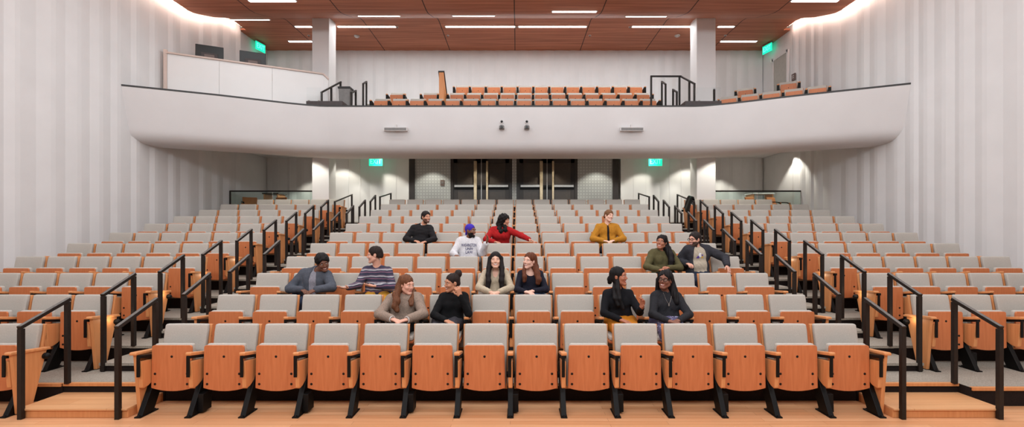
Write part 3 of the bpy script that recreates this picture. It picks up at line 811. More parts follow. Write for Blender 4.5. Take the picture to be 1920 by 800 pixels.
# things on the balcony face
for px, side in ((740.5, 'left'), (1186, 'right')):
    z = 1.93 + (436 - 241) * 13.05 / 902; x = PX(px, 13.05); yf = 13.10 + 0.13 * (ZL - z) / (ZL - 4.8) * 1.06
    root = empty('linear_speaker', (x, yf, z))
    mb = MB(); mb.box(-0.32, 0.32, -0.16, -0.06, -0.05, 0.05, M['pale_grey']); mb.box(-0.30, 0.30, -0.162, -0.158, -0.04, 0.035, M['mid_grey']); mb.build('housing', root, bevel=0.012)
    mb = MB(); mb.box(-0.015, 0.015, -0.10, 0.0, 0.0, 0.15, M['pale_grey']); mb.box(-0.05, 0.05, -0.03, 0.02, -0.03, 0.03, M['pale_grey']); mb.build('bracket', root, bevel=0.004)
    tag(root, f'long grey linear speaker bar mounted on the balcony face, {side} of the two cameras', 'speaker', 'balcony face speakers')
for px, side in ((940.5, 'left'), (988, 'right')):
    z = 1.93 + (436 - 234) * 13.05 / 902; x = PX(px, 13.05); yf = 13.10 + 0.13 * (ZL - z) / (ZL - 4.8) * 1.06
    root = empty('wall_camera', (x, yf, z))
    mb = MB(); mb.cyl((0, 0.01, 0.12), (0, -0.05, 0.12), 0.055, 0.055, M['pale_grey']); mb.sphere((0, -0.05, 0.12), 0.035, M['screen']); mb.build('mount', root)
    mb = MB(); mb.box(-0.07, 0.07, -0.17, -0.02, -0.10, -0.03, M['mid_grey']); mb.sphere((0, -0.10, -0.03), 0.075, M['mid_grey'], sc=(1, 1, 0.6)); mb.build('housing', root, bevel=0.012)
    mb = MB(); mb.cyl((0, -0.165, -0.06), (0, -0.20, -0.06), 0.04, 0.035, M['screen']); mb.build('lens', root)
    tag(root, f'small grey camera on the balcony face, the {side} one of the pair at its middle', 'camera', 'balcony face cameras')

# ceiling fixtures: (px centre, px half width, y, place)
FIX = [((834, 967), 15.78, 'middle row left half over the balcony'), ((971, 1101), 15.78, 'middle row right half over the balcony'),
       ((632, 743), 15.78, 'just right of the left column'), ((1184, 1297), 15.78, 'just left of the right column'),
       ((552, 586), 15.78, 'just left of the left column'), ((1345, 1378), 15.78, 'just right of the right column'),
       ((540, 586), 17.0, 'near the rear wall left of the left column'), ((1350, 1420), 17.0, 'near the rear wall right of the right column'),
       ((670, 751), 13.95, 'in the short row above the left column top'), ((847, 929), 13.9, 'in the short row, left of the middle joint'),
       ((1034, 1120), 13.3, 'in the short row, right of the middle joint'), ((1172, 1251), 14.05, 'in the short row beside the right column'),
       ((465, 556), 12.64, 'highest one at the top left'), ((1483, 1573), 12.64, 'highest one at the top right'), ((430, 507), 15.2, 'faint one by the left cove')]
def ceiling_light(x, y, w, lab, t=0.045):
    z = ceil_z(y) - 0.004
    sl = math.atan2(ceil_z(y + 0.1) - ceil_z(y - 0.1), 0.2)
    root = empty('ceiling_light', (x, y, z)); root.rotation_euler = (sl, 0, 0)
    mb = MB(); mb.box(-w - 0.03, w + 0.03, -0.06, 0.06, -0.012, 0.004, M['pale_grey']); mb.build('frame', root)
    mb = MB(); mb.box(-w, w, -t, t, -0.022, -0.012, M['tube']); mb.build('diffuser', root)
    tag(root, lab, 'ceiling light', 'linear ceiling lights')
for (a, b), y, place in FIX:
    ceiling_light((PX(a, y) + PX(b, y)) / 2, y, abs(PX(b, y) - PX(a, y)) / 2 - 0.03, f'slim glowing linear ceiling light, {place}', 0.014 if 'faint' in place else 0.045)
for px, py, place in ((669, 67, 'left'), (1270, 66, 'right')):
    d = 6.77 * 902 / (436 - py); root = empty('smoke_detector', (PX(px, d), d, ZC))
    mb = MB(); mb.cyl((0, 0, 0), (0, 0, -0.03), 0.09, 0.09, M['pale_grey']); mb.build('base', root)
    mb = MB(); mb.cyl((0, 0, -0.03), (0, 0, -0.06), 0.07, 0.05, M['pale_grey']); mb.build('cap', root)
    tag(root, f'small round white detector on the wooden ceiling near the {place} column', 'smoke detector', 'ceiling detectors')
k = 0
for px, py, place in ((744.5, 50, 'end of the light right of the left column'), (1181, 50, 'end of the light left of the right column'), (968, 50, 'middle joint of the ceiling'), (840, 66, 'ceiling joint right of the left column'), (1106, 66, 'ceiling joint left of the right column'), (579, 66, 'ceiling joint left of the left column'), (1360, 66, 'ceiling joint right of the right column')):
    d = 6.77 * 902 / (436 - py)
    mb = MB(); mb.cyl((0, 0, 0), (0, 0, -0.012), 0.045, 0.045, M['pale_grey']); mb.cyl((0, 0, -0.012), (0, 0, -0.05), 0.014, 0.02, M['mid_grey'], 8)
    tag(mb.build('sprinkler', loc=(PX(px, d), d, ZC)), f'tiny sprinkler head by the {place}', 'sprinkler', 'ceiling sprinklers')

# exit signs
def letters(root, txt, w, h, depth, m, name='lettering'):
    cu = bpy.data.curves.new(name, 'FONT'); cu.body = txt; cu.size = h; cu.align_x = 'CENTER'; cu.align_y = 'CENTER'; cu.extrude = depth
    o = bpy.data.objects.new(name, cu); COL.objects.link(o); bpy.context.view_layer.update()
    me = bpy.data.meshes.new_from_object(o.evaluated_get(bpy.context.evaluated_depsgraph_get())); bpy.data.objects.remove(o)
    me.materials.clear(); me.materials.append(m)
    xs = [v.co.x for v in me.vertices]; s = w / (max(xs) - min(xs))
    for v in me.vertices: v.co.x *= s
    return link(name, me, root)
def exit_sign(x, y, z, rz, lab, drop=0.2):
    root = empty('exit_sign', (x, y, z), rz)
    mb = MB(); mb.box(-0.23, 0.23, -0.012, 0.012, -0.14, 0.14, M['exit_green']); mb.build('panel', root, bevel=0.004)
    mb = MB(); mb.box(-0.24, 0.24, -0.03, 0.03, 0.14, 0.18, M['steel']); mb.box(-0.015, 0.015, -0.015, 0.015, 0.18, 0.14 + drop, M['steel']); mb.build('housing', root)
    t = letters(root, 'EXIT', 0.38, 0.24, 0.002, M['exit_letter']); t.location = (0, -0.015, 0.0); t.rotation_euler = (PI / 2, 0, 0)
    tag(root, lab, 'exit sign', 'green exit signs')
exit_sign(PX(704.5, 16.5), 16.5, 4.36, 0, 'green glowing exit sign under the balcony left of the rear doors', 0.22)
exit_sign(PX(1229, 16.5), 16.5, 4.36, 0, 'green glowing exit sign under the balcony right of the rear doors', 0.22)
exit_sign(-9.02, 17.05, 8.50, math.radians(90 - 12), 'green glowing exit sign under the wooden ceiling by the left wall', 0.08)
exit_sign(9.02, 17.2, 8.50, math.radians(-90 + 12), 'green glowing exit sign under the wooden ceiling by the right wall', 0.08)

# ================================================================== LIGHT
def area(name, loc, sx, sy, power, col=(1, 0.94, 0.9), rot=(0, 0, 0), spread=None):
    l = bpy.data.lights.new(name, 'AREA'); l.shape = 'RECTANGLE'; l.size = sx; l.size_y = sy; l.energy = power; l.color = col
    if spread: l.spread = spread
    o = bpy.data.objects.new(name, l); COL.objects.link(o); o.location = loc; o.rotation_euler = rot
    return o
def spot(name, loc, power, ang, col, rot=(0, 0, 0), blend=0.35, r=0.04):
    l = bpy.data.lights.new(name, 'SPOT'); l.energy = power; l.spot_size = math.radians(ang); l.spot_blend = blend; l.color = col; l.shadow_soft_size = r
    o = bpy.data.objects.new(name, l); COL.objects.link(o); o.location = loc; o.rotation_euler = rot
    return o
# house lights: the linear ceiling fixtures over the seats, above the frame
for y in (2.0, 4.5, 7.0, 9.5, 11.8):
    area('house_light', (0, y, ceil_z(y) - 0.05), 15.0, 0.35, 260, (0.915, 0.985, 1.015))
# rear linear lights over the balcony
area('balcony_light', (0, 15.78, ZC - 0.06), 13.0, 0.15, 300, (0.95, 0.985, 1.0))
# added unseen stage-side lamp, turned nearly level to brighten ceiling and rear wall
area('stage_side_fill', (0, -1.5, 6.6), 14.0, 1.2, 900, (0.915, 0.985, 1.015), (math.radians(84), 0, 0))
# downlights under the balcony
DN = [(-7.2, 17.0), (-6.35, 14.45), (-5.5, 16.0), (-4.5, 16.3), (-2.9, 16.4), (-1.2, 16.4), (1.2, 16.4), (2.9, 16.4), (4.5, 16.3), (5.5, 16.0), (6.3, 14.45), (7.4, 17.0), (8.85, 15.7)]
for k, (x, y) in enumerate(DN):
    spot('downlight_glow', (x, y, 4.64), 110 if abs(x) < 6 else 150, 100, (1, 0.97, 0.84))
# aisle lamps on the first end panels
for s in (-1, 1):
    for n in (2, 3, 4, 5):
        l = bpy.data.lights.new('aisle_lamp_glow', 'POINT'); l.energy = 0.5; l.color = (1, 0.8, 0.55); l.shadow_soft_size = 0.02
        o = bpy.data.objects.new('aisle_lamp_glow', l); COL.objects.link(o); o.location = (s * 5.16, row_y(n) - 0.16, row_z(n) + 0.60)
# coat hung over the rail at the head of the right aisle
mb = MB(); yb = 13.62
rows = []
for j in range(9):
    t = j / 8; rows.append([])
    for i, (dx, dz) in enumerate(((-0.16, -0.42), (-0.10, -0.22), (-0.045, -0.02), (-0.02, 0.035), (0.02, 0.035), (0.045, -0.03), (0.06, -0.16), (0.065, -0.28))):
        rows[-1].append((5.07 + dx + 0.012 * math.sin(9 * t + i), yb + 0.34 * t, row_z(10) + 0.103 + 0.955 + dz * (1.1 - 0.35 * t) + 0.206 * 0.34 * t / 0.95))
mb.sheet(rows, M['screen']); mb.sheet([[(x, y, z - 0.012) for x, y, z in r] for r in rows], M['screen'], flip=True)
tag(mb.build('coat'), 'black coat draped over the long handrail at the head of the right aisle', 'coat')
w = bpy.data.worlds.new('world'); SC.world = w; w.use_nodes = True
w.node_tree.nodes['Background'].inputs['Color'].default_value = (0.93, 0.985, 1.0, 1)
w.node_tree.nodes['Background'].inputs['Strength'].default_value = 0.35
SC.view_settings.view_transform = 'Standard'; SC.view_settings.look = 'None'; SC.view_settings.gamma = 1.0; SC.view_settings.use_curve_mapping = False
SC.view_settings.exposure = -0.41
SC.render.film_transparent = False
# ================================================================== PEOPLE
# every figure is grown as one smooth surface around its skeleton, in the frame of the seat it sits on
V3 = lambda *a: np.array(a, dtype=np.float64)
def unit(v): return v / (np.linalg.norm(v) + 1e-9)
def rotm(yaw, pitch, roll):
    return np.array(Matrix.Rotation(math.radians(yaw), 3, 'Z') @ Matrix.Rotation(math.radians(pitch), 3, 'X') @ Matrix.Rotation(math.radians(roll), 3, 'Y'))

class Field:
    def __init__(s, lo, hi, h):
        s.lo = np.array(lo); s.h = h
        s.n = np.ceil((np.array(hi) - s.lo) / h).astype(int) + 1
        s.ax = [(s.lo[i] + h * np.arange(s.n[i])).astype(np.float32) for i in range(3)]
        s.V = np.full(s.n, 0.5, dtype=np.float32)
    def _reg(s, lo, hi):
        a = np.maximum(0, np.floor((lo - s.lo) / s.h).astype(int)); b = np.minimum(s.n, np.ceil((hi - s.lo) / s.h).astype(int) + 1)
        if np.any(b <= a): return None
        sl = tuple(slice(a[i], b[i]) for i in range(3))
        X = s.ax[0][sl[0]][:, None, None]; Y = s.ax[1][sl[1]][None, :, None]; Z = s.ax[2][sl[2]][None, None, :]
        return sl, X, Y, Z
    def _mix(s, sl, d, k, neg=False):
        v = s.V[sl]
        if neg:
            d = -d
            h = np.maximum(k - np.abs(v - d), 0) / k if k > 0 else 0
            s.V[sl] = np.maximum(v, d) + (h * h * k * 0.25 if k > 0 else 0)
        else:
            h = np.maximum(k - np.abs(v - d), 0) / k if k > 0 else 0
            s.V[sl] = np.minimum(v, d) - (h * h * k * 0.25 if k > 0 else 0)
    def cap(s, a, b, ra, rb=None, k=0.02, neg=False):
        a = np.array(a, float); b = np.array(b, float); rb = ra if rb is None else rb
        m = max(ra, rb) + k + 2.5 * s.h
        r = s._reg(np.minimum(a, b) - m, np.maximum(a, b) + m)
        if r is None: return s
        sl, X, Y, Z = r; d = b - a; L = float(d @ d) + 1e-12
        t = np.clip(((X - a[0]) * d[0] + (Y - a[1]) * d[1] + (Z - a[2]) * d[2]) / L, 0, 1)
        D = np.sqrt((X - a[0] - t * d[0]) ** 2 + (Y - a[1] - t * d[1]) ** 2 + (Z - a[2] - t * d[2]) ** 2) - (ra + (rb - ra) * t)
        s._mix(sl, D.astype(np.float32), k, neg); return s
    def ell(s, c, r, R=None, k=0.02, neg=False):
        c = np.array(c, float); r = np.array(r, float); m = max(r) + k + 2.5 * s.h
        q = s._reg(c - m, c + m)
        if q is None: return s
        sl, X, Y, Z = q; R = np.eye(3) if R is None else R
        x, y, z = X - c[0], Y - c[1], Z - c[2]
        l = [(R[0, i] * x + R[1, i] * y + R[2, i] * z) for i in range(3)]
        k0 = np.sqrt(sum((l[i] / r[i]) ** 2 for i in range(3))); k1 = np.sqrt(sum((l[i] / r[i] ** 2) ** 2 for i in range(3))) + 1e-6
        s._mix(sl, (k0 * (k0 - 1) / k1).astype(np.float32), k, neg); return s
    def half(s, p, nrm, lo, hi, k=0.01):
        """cut away the side of the plane the normal points to, inside a box"""
        q = s._reg(np.array(lo), np.array(hi))
        if q is None: return s
        sl, X, Y, Z = q
        D = (X - p[0]) * nrm[0] + (Y - p[1]) * nrm[1] + (Z - p[2]) * nrm[2]
        s._mix(sl, (-D).astype(np.float32), k, True); return s
    def ripple(s, amp, freq, seed=0, stretch=(1, 1, 1)):
        r = np.random.RandomState(seed); X = s.ax[0][:, None, None]; Y = s.ax[1][None, :, None]; Z = s.ax[2][None, None, :]
        for i in range(5):
            k = r.normal(size=3) * freq * np.array(stretch); p = r.uniform(0, 6.28)
            s.V += (amp / 2.2 * np.sin(X * k[0] + Y * k[1] + Z * k[2] + p)).astype(np.float32)
        return s
    def surface(s):
        V = s.V; inn = V < 0
        n = s.n - 1
        cnt = np.zeros(n, np.int8)
        offs = [(i, j, k) for i in (0, 1) for j in (0, 1) for k in (0, 1)]
        for i, j, k in offs: cnt += inn[i:i + n[0], j:j + n[1], k:k + n[2]]
        act = (cnt > 0) & (cnt < 8)
        idx = np.argwhere(act)
        ids = np.full(n, -1, np.int64); ids[act] = np.arange(len(idx))
        val = {o: V[idx[:, 0] + o[0], idx[:, 1] + o[1], idx[:, 2] + o[2]] for o in offs}
        P = np.zeros((len(idx), 3)); C = np.zeros(len(idx))
        for o in offs:
            for ax in range(3):
                if o[ax]: continue
                q = list(o); q[ax] = 1; a = val[o]; b = val[tuple(q)]
                m = (a < 0) != (b < 0); t = np.where(m, a / np.where(m, a - b, 1), 0)
                for c in range(3): P[:, c] += np.where(m, o[c] + (t if c == ax else 0), 0)
                C += m
        P = s.lo + (idx + P / np.maximum(C, 1)[:, None]) * s.h
        F = []
        for ax in range(3):
            u, w = (ax + 1) % 3, (ax + 2) % 3
            sl0 = [slice(None)] * 3; sl1 = [slice(None)] * 3
            sl0[ax] = slice(0, -1); sl1[ax] = slice(1, None)
            a = inn[tuple(sl0)]; b = inn[tuple(sl1)]
            for flip, mask in ((False, a & ~b), (True, ~a & b)):
                e = np.argwhere(mask)
                ok = (e[:, u] > 0) & (e[:, w] > 0) & (e[:, u] < n[u]) & (e[:, w] < n[w]); e = e[ok]
                def cell(du, dw):
                    c = e.copy(); c[:, u] -= du; c[:, w] -= dw
                    return ids[c[:, 0], c[:, 1], c[:, 2]]
                q = np.stack([cell(1, 1), cell(0, 1), cell(0, 0), cell(1, 0)], 1)
                F.append(q[:, ::-1] if flip else q)
        F = np.concatenate(F); F = F[(F >= 0).all(1)]
        return P, F

def field_mesh(name, f, mats, pick=None):
    P, F = f.surface()
    me = bpy.data.meshes.new(name)
    me.vertices.add(len(P)); me.vertices.foreach_set('co', P.astype(np.float32).ravel())
    me.loops.add(F.size); me.loops.foreach_set('vertex_index', F.astype(np.int32).ravel())
    me.polygons.add(len(F)); me.polygons.foreach_set('loop_start', np.arange(0, F.size, 4, dtype=np.int32))
    for m in mats: me.materials.append(m)
    if pick is not None: me.polygons.foreach_set('material_index', pick(P[F].mean(1)).astype(np.int32))
    me.polygons.foreach_set('use_smooth', np.ones(len(F), bool))
    me.update(calc_edges=True); me.validate()
    return me

HB, HC, HH = 0.0052, 0.0075, 0.0065          # grid of body, cloth, hair

def skin(name, c): return mat('skin_' + name, c, 0.5, spec=0.35, var=0.06, scale=18)
def cloth(name, c, var=0.12, scale=60, bump=0.25): return mat('cloth_' + name, c, 0.9, var=var, scale=scale, bump=bump, spec=0.15)
def hairm(name, c, c2=None): return mat('hair_' + name, c, 0.6, c2=c2 or tuple(v * 0.6 for v in c), scale=1.0, stretch=(140, 140, 9), bump=0.3, spec=0.2)
M['lip'] = mat('lip', (176, 84, 84), 0.4, var=0.05); M['teeth'] = mat('teeth', (240, 234, 226), 0.3, var=0.02); M['mouth'] = mat('mouth', (110, 36, 36), 0.5, var=0.1)
M['eye_white'] = mat('eye_white', (232, 228, 222), 0.2, var=0.02); M['iris'] = mat('iris', (40, 26, 18), 0.2, var=0.1)
M['glasses'] = mat('glasses_frame', (26, 22, 22), 0.3, var=0.1); M['shoe'] = mat('shoe', (44, 40, 40), 0.6, var=0.15); M['sole'] = mat('white_sole', (214, 210, 204), 0.6, var=0.05)

def striped_knit():
    m, nt, b = new_mat('striped_knit')
    tc = nt.nodes.new('ShaderNodeTexCoord'); sp = nt.nodes.new('ShaderNodeSeparateXYZ')
    no = nt.nodes.new('ShaderNodeTexNoise'); no.inputs['Scale'].default_value = 6.0
    nt.links.new(tc.outputs['Object'], no.inputs['Vector']); nt.links.new(tc.outputs['Object'], sp.inputs[0])
    z = mathn(nt, 'ADD', sp.outputs['Z'], mathn(nt, 'MULTIPLY', no.outputs['Fac'], 0.05))
    fr = mathn(nt, 'FRACT', mathn(nt, 'MULTIPLY', z, 1 / 0.094))
    ra = nt.nodes.new('ShaderNodeValToRGB'); ra.color_ramp.interpolation = 'CONSTANT'
    cols = [(0.0, (46, 46, 66)), (0.22, (118, 84, 104)), (0.36, (50, 50, 70)), (0.55, (160, 158, 164)), (0.72, (92, 76, 92)), (0.86, (46, 46, 66))]
    el = ra.color_ramp.elements
    while len(el) < len(cols): el.new(0.5)
    for e, (p, c) in zip(el, cols): e.position = p; e.color = lin(c)
    nt.links.new(fr, ra.inputs['Fac']); nt.links.new(ra.outputs['Color'], b.inputs['Base Color']); b.inputs['Roughness'].default_value = 0.95
    return m
def floral(name, base, spot):
    m, nt, b = new_mat('print_' + name)
    tc = nt.nodes.new('ShaderNodeTexCoord'); vo = nt.nodes.new('ShaderNodeTexVoronoi'); vo.inputs['Scale'].default_value = 34
    nt.links.new(tc.outputs['Object'], vo.inputs['Vector'])
    f = mathn(nt, 'LESS_THAN', vo.outputs['Distance'], 0.32)
    nt.links.new(mixc(nt, f, lin(base), lin(spot)), b.inputs['Base Color']); b.inputs['Roughness'].default_value = 0.9
    return m

def hand(F, w, d, n, s, curl=35, thumb=1, g=0.0, spread=1.0):
    """palm, four jointed fingers of unequal length and a thumb; w wrist, d direction, n palm normal, s = d x n side vector"""
    d = unit(d); n = unit(n - d * (n @ d)); s = unit(np.cross(d, n)) * 1.0
    k = w + d * 0.085
    for o in (-0.026, -0.009, 0.009, 0.026): F.cap(w + s * o * 0.7 + d * 0.01, k + s * o, 0.0145, 0.0115, k=0.012)
    def turn(a): a = math.radians(a); return d * math.cos(a) + n * math.sin(a)
    for o, ln in zip((-0.030, -0.0105, 0.0105, 0.030), ((0.036, 0.021, 0.019), (0.042, 0.027, 0.022), (0.045, 0.029, 0.023), (0.040, 0.025, 0.021))):
        # the longest finger sits on the thumb side of the middle
        o2 = o * thumb
        p = k + s * o2 * 1.0 - d * 0.006; a = curl * 0.45; r = 0.0092
        q = p + (turn(a) + s * o2 * 3.0 * spread) * ln[0]; F.cap(p, q, 0.0098, r, k=0.004); p = q; a += curl
        q = p + turn(a) * ln[1]; F.cap(p, q, r, 0.0084, k=0.003); p = q; a += curl * 0.8
        F.cap(p, p + turn(a) * ln[2], 0.0084, 0.0072, k=0.003)
    t0 = w + d * 0.022 + s * 0.024 * thumb + n * 0.006
    t1 = t0 + unit(d * 0.75 + s * 0.75 * thumb + n * 0.35) * 0.042; t2 = t1 + unit(d * 0.95 + s * 0.2 * thumb + n * 0.35) * 0.032
    F.cap(t0, t1, 0.0135, 0.0105, k=0.008); F.cap(t1, t2, 0.0105, 0.0085, k=0.003)

def person(key, row, seat, J, face, skin_c, hair_c, label, fem=False, build=1.0, tops=(), bottom=None, hair=None, beard=None, smile=1, hands=None, glasses=False,
           skirt=False, neck_open=None, lean=0.0, head_s=1.0, extra=None, shoe='shoe', knee_dx=0.0):
    J = {k: V3(*v) for k, v in J.items()}
    sk = skin(key, skin_c); hm = hairm(key, hair_c)
    lipm = mat('lip_' + key, tuple(int(a * 0.55 + b * 0.45) for a, b in zip(skin_c, (170, 70, 74))), 0.4, var=0.05)
    R = rotm(*face); hc = J['head'].copy(); hs = head_s
    H = lambda x, y, z: hc + R @ (V3(x, y, z) * hs)
    mid = (J['sL'] + J['sR']) / 2; lat = unit(J['sR'] - J['sL'])
    half = np.linalg.norm(J['sR'] - J['sL']) / 2
    half = min(max(half, 0.165 if fem else 0.19), 0.215)
    jL = mid - lat * (half - 0.035) + V3(0, 0, -0.035); jR = mid + lat * (half - 0.035) + V3(0, 0, -0.035)
    pel = V3(0.0 + 0.25 * mid[0], -0.225, 0.575); chest = mid + V3(0, 0.015, -0.125); waist = pel * 0.5 + chest * 0.5 + V3(0, -0.005, 0)
    arms = []
    for jS, e, h in ((jL, J['eL'].copy(), J['hL'].copy()), (jR, J['eR'].copy(), J['hR'].copy())):
        u = 0.275 * build
        q = u * u - (e[0] - jS[0]) ** 2 - (e[2] - jS[2]) ** 2
        if q > 0: e[1] = jS[1] - min(math.sqrt(q), 0.22) if e[1] < jS[1] + 0.03 else jS[1] + min(math.sqrt(q), 0.10)
        v = h - e; dist = np.linalg.norm(v)
        if dist < 0.30:
            q = 0.30 ** 2 - v[0] ** 2 - v[2] ** 2
            if q > 0: h[1] = max(e[1] - math.sqrt(q), -0.74)
        w = e + unit(h - e) * min(0.245 * build, max(0.17, np.linalg.norm(h - e) - 0.05))
        arms.append((jS, e, w, h))
    nb = mid + V3(0, 0.02, 0.012); nh = H(0, 0.022, -0.075)
    # ---- pieces shared by body and clothes
    def torso(F, g, fm=fem, k=0.05):
        b = build
        F.cap(pel - V3(0.085, 0, 0), pel + V3(0.085, 0, 0), 0.112 * b + g, k=k)
        F.cap(waist - lat * 0.06, waist + lat * 0.06, (0.092 if fm else 0.105) * b + g, k=k)
        F.cap(chest - lat * 0.07, chest + lat * 0.07, (0.100 if fm else 0.112) * b + g, k=k)
        F.cap(jL + lat * 0.03, jR - lat * 0.03, 0.058 * b + g, k=k)
        F.cap(nb + V3(0, 0.0, 0.02), jL + lat * 0.02, 0.036 + g, 0.05 + g, k=0.03); F.cap(nb + V3(0, 0, 0.02), jR - lat * 0.02, 0.036 + g, 0.05 + g, k=0.03)
        if fm:
            fw = unit(np.cross(lat, V3(0, 0, 1))); fw = fw if fw[1] < 0 else -fw
            for s in (-1, 1): F.ell(chest + lat * s * 0.068 + fw * 0.075 + V3(0, 0, -0.01), (0.058 + g * 0.6, 0.055 + g * 0.6, 0.06 + g * 0.6), k=0.04)
    def arm(F, a, g, upto=1.0, cuff=0.0):
        jS, e, w, h = a; b = build * (0.92 if fem else 1.0)
        F.cap(jS, e, 0.054 * b + g, 0.043 * b + g, k=0.03); F.cap(e, e + (w - e) * upto, 0.043 * b + g, 0.030 * b + g + cuff, k=0.02)
    kx = 0.10 + (0.0 if fem else 0.03)
    legs = [(V3(s * 0.088 + pel[0], -0.235, 0.565), V3(s * kx + knee_dx, -0.615, 0.545), V3(s * (kx + 0.01) + knee_dx, -0.60, 0.105)) for s in (-1, 1)]
    def leg(F, L, g):
        F.cap(L[0], L[1], 0.083 * build + g, 0.058 + g, k=0.04); F.cap(L[1], L[2], 0.057 + g, 0.040 + g, k=0.03)
    allp = np.array([pel, mid, hc, jL, jR] + [p for a in arms for p in a] + [q for L in legs for q in L])
    lo = allp.min(0) - 0.24; hi = allp.max(0) + 0.22; lo[2] = -0.01; lo[1] = min(lo[1], -0.86)
    # ---- body
    F = Field(lo, hi, HB)
    torso(F, 0.0)
    for a in arms: arm(F, a, 0.0)
    for L in legs: leg(F, L, 0.0); F.cap(L[2] + V3(0, 0.03, -0.06), L[2] + V3(0, -0.15, -0.07), 0.032, 0.028, k=0.03)
    F.cap(nb - V3(0, 0, 0.02), nh, (0.047 if fem else 0.056), (0.045 if fem else 0.053), k=0.03)
    hd = hands or {}
    for s, a in zip('LR', arms):
        o = hd.get(s, {}); fd = unit(a[3] - a[1])
        hand(F, a[2] + unit(a[2] - a[1]) * 0.008, V3(*o['d']) if 'd' in o else fd, V3(*o.get('n', (0, 0.1, -1))), None, o.get('curl', 32), o.get('thumb', 1 if s == 'L' else -1))
    E = lambda c, r, k=0.012, neg=False: F.ell(H(*c), np.array(r) * hs, R, k, neg)
    Cp = lambda a, b, ra, rb, k=0.01, neg=False: F.cap(H(*a), H(*b), ra * hs, rb * hs, k, neg)
    E((0, 0.016, 0.032), (0.074, 0.092, 0.083), 0.02); E((0, -0.026, -0.03), (0.060, 0.062, 0.082), 0.03)
    jw = 0.0 if fem else 0.006
    for s in (-1, 1): Cp((s * (0.050 + jw), 0.005, -0.055), (s * 0.016, -0.066, -0.102), 0.022, 0.018, 0.02)
    Cp((0, -0.070, -0.102), (0, -0.078, -0.100), 0.016, 0.014, 0.015)
    Cp((-0.04, -0.073, 0.022), (0.04, -0.073, 0.022), 0.013, 0.013, 0.015)
    for s in (-1, 1):
        E((s * 0.040, -0.060, -0.028), (0.020, 0.022, 0.018), 0.02)
        E((s * 0.031, -0.093, 0.003), (0.016, 0.012, 0.007), 0.010, True)
        E((s * 0.074, 0.012, -0.005), (0.011, 0.020, 0.032), 0.006)
        Cp((s * 0.011, -0.090, -0.034), (s * 0.010, -0.086, -0.034), 0.008, 0.008, 0.006)
    Cp((0, -0.084, 0.010), (0, -0.102, -0.028), 0.007, 0.0105, 0.010)
    Cp((-0.018, -0.078, -0.059), (0.018, -0.078, -0.059), 0.007, 0.007, 0.008); Cp((-0.014, -0.078, -0.071), (0.014, -0.078, -0.071), 0.0075, 0.0075, 0.008)
    if smile == 2: E((0, -0.092, -0.066), (0.022, 0.010, 0.009), 0.006, True)
    if beard and beard > 0.7: Cp((0, -0.072, -0.100), (0, -0.074, -0.108), 0.019, 0.017, 0.012)
    bm_ = hairm(key + '_beard', tuple(a * (1 - beard) + b * beard for a, b in zip(skin_c, hair_c))) if beard else hm
    mats = [sk, lipm, hm, M['teeth'], M['mouth'], bm_]
    def pick(c):
        q = ((c - hc) @ R) / hs; x, y, z = q.T; ax_ = np.abs(x); out = np.zeros(len(c), int)
        inhead = (np.abs(q) < 0.16).all(1); front = inhead & (y < -0.055)
        if beard:
            b = inhead & (z < -0.038 - 0.25 * np.maximum(0, 0.05 - ax_) ) & (z > -0.135) & (y < 0.012) & ~((ax_ < 0.02) & (z > -0.046))
            out[b] = 5
        out[front & (z > 0.0235 - 8 * (ax_ - 0.03) ** 2) & (z < 0.0295 - 8 * (ax_ - 0.03) ** 2) & (ax_ > 0.014) & (ax_ < 0.047)] = 2
        lz = -0.066 + 6.0 * np.minimum(ax_, 0.03) ** 2 * (1 if smile else 0)
        lips = front & (y < -0.070) & ((x / (0.031 if smile else 0.026)) ** 2 + ((z - lz) / (0.0155 if smile else 0.0125)) ** 2 < 1); out[lips] = 1
        if smile == 1: out[front & (y < -0.070) & ((x / 0.022) ** 2 + ((z - lz - 0.001) / 0.0045) ** 2 < 1)] = 3
        if smile == 2:
            o = front & (y < -0.060) & ((x / 0.025) ** 2 + ((z - lz) / 0.0095) ** 2 < 1); out[o] = 4; out[o & (z > lz - 0.002)] = 3
        return out
    root = link('person', field_mesh('person', F, mats, pick))
    root.location = (seat_x(seat), row_y(row), row_z(row))
    tag(root, label, 'person')
    for s in (-1, 1):
        mb = MB(); mb.sphere((0, 0, 0), 0.0115 * hs, M['eye_white'], 12, 8)
        mb.sphere((0, -0.0040 * hs, 0), 0.0086 * hs, M['iris'], 10, 6)
        e = mb.build('eye', root, H(s * 0.031, -0.0742, 0.003)); e.rotation_euler = Matrix(R.tolist()).to_euler(); e.scale = (1.15, 1, 0.55)
    # ---- clothes
    garments = []
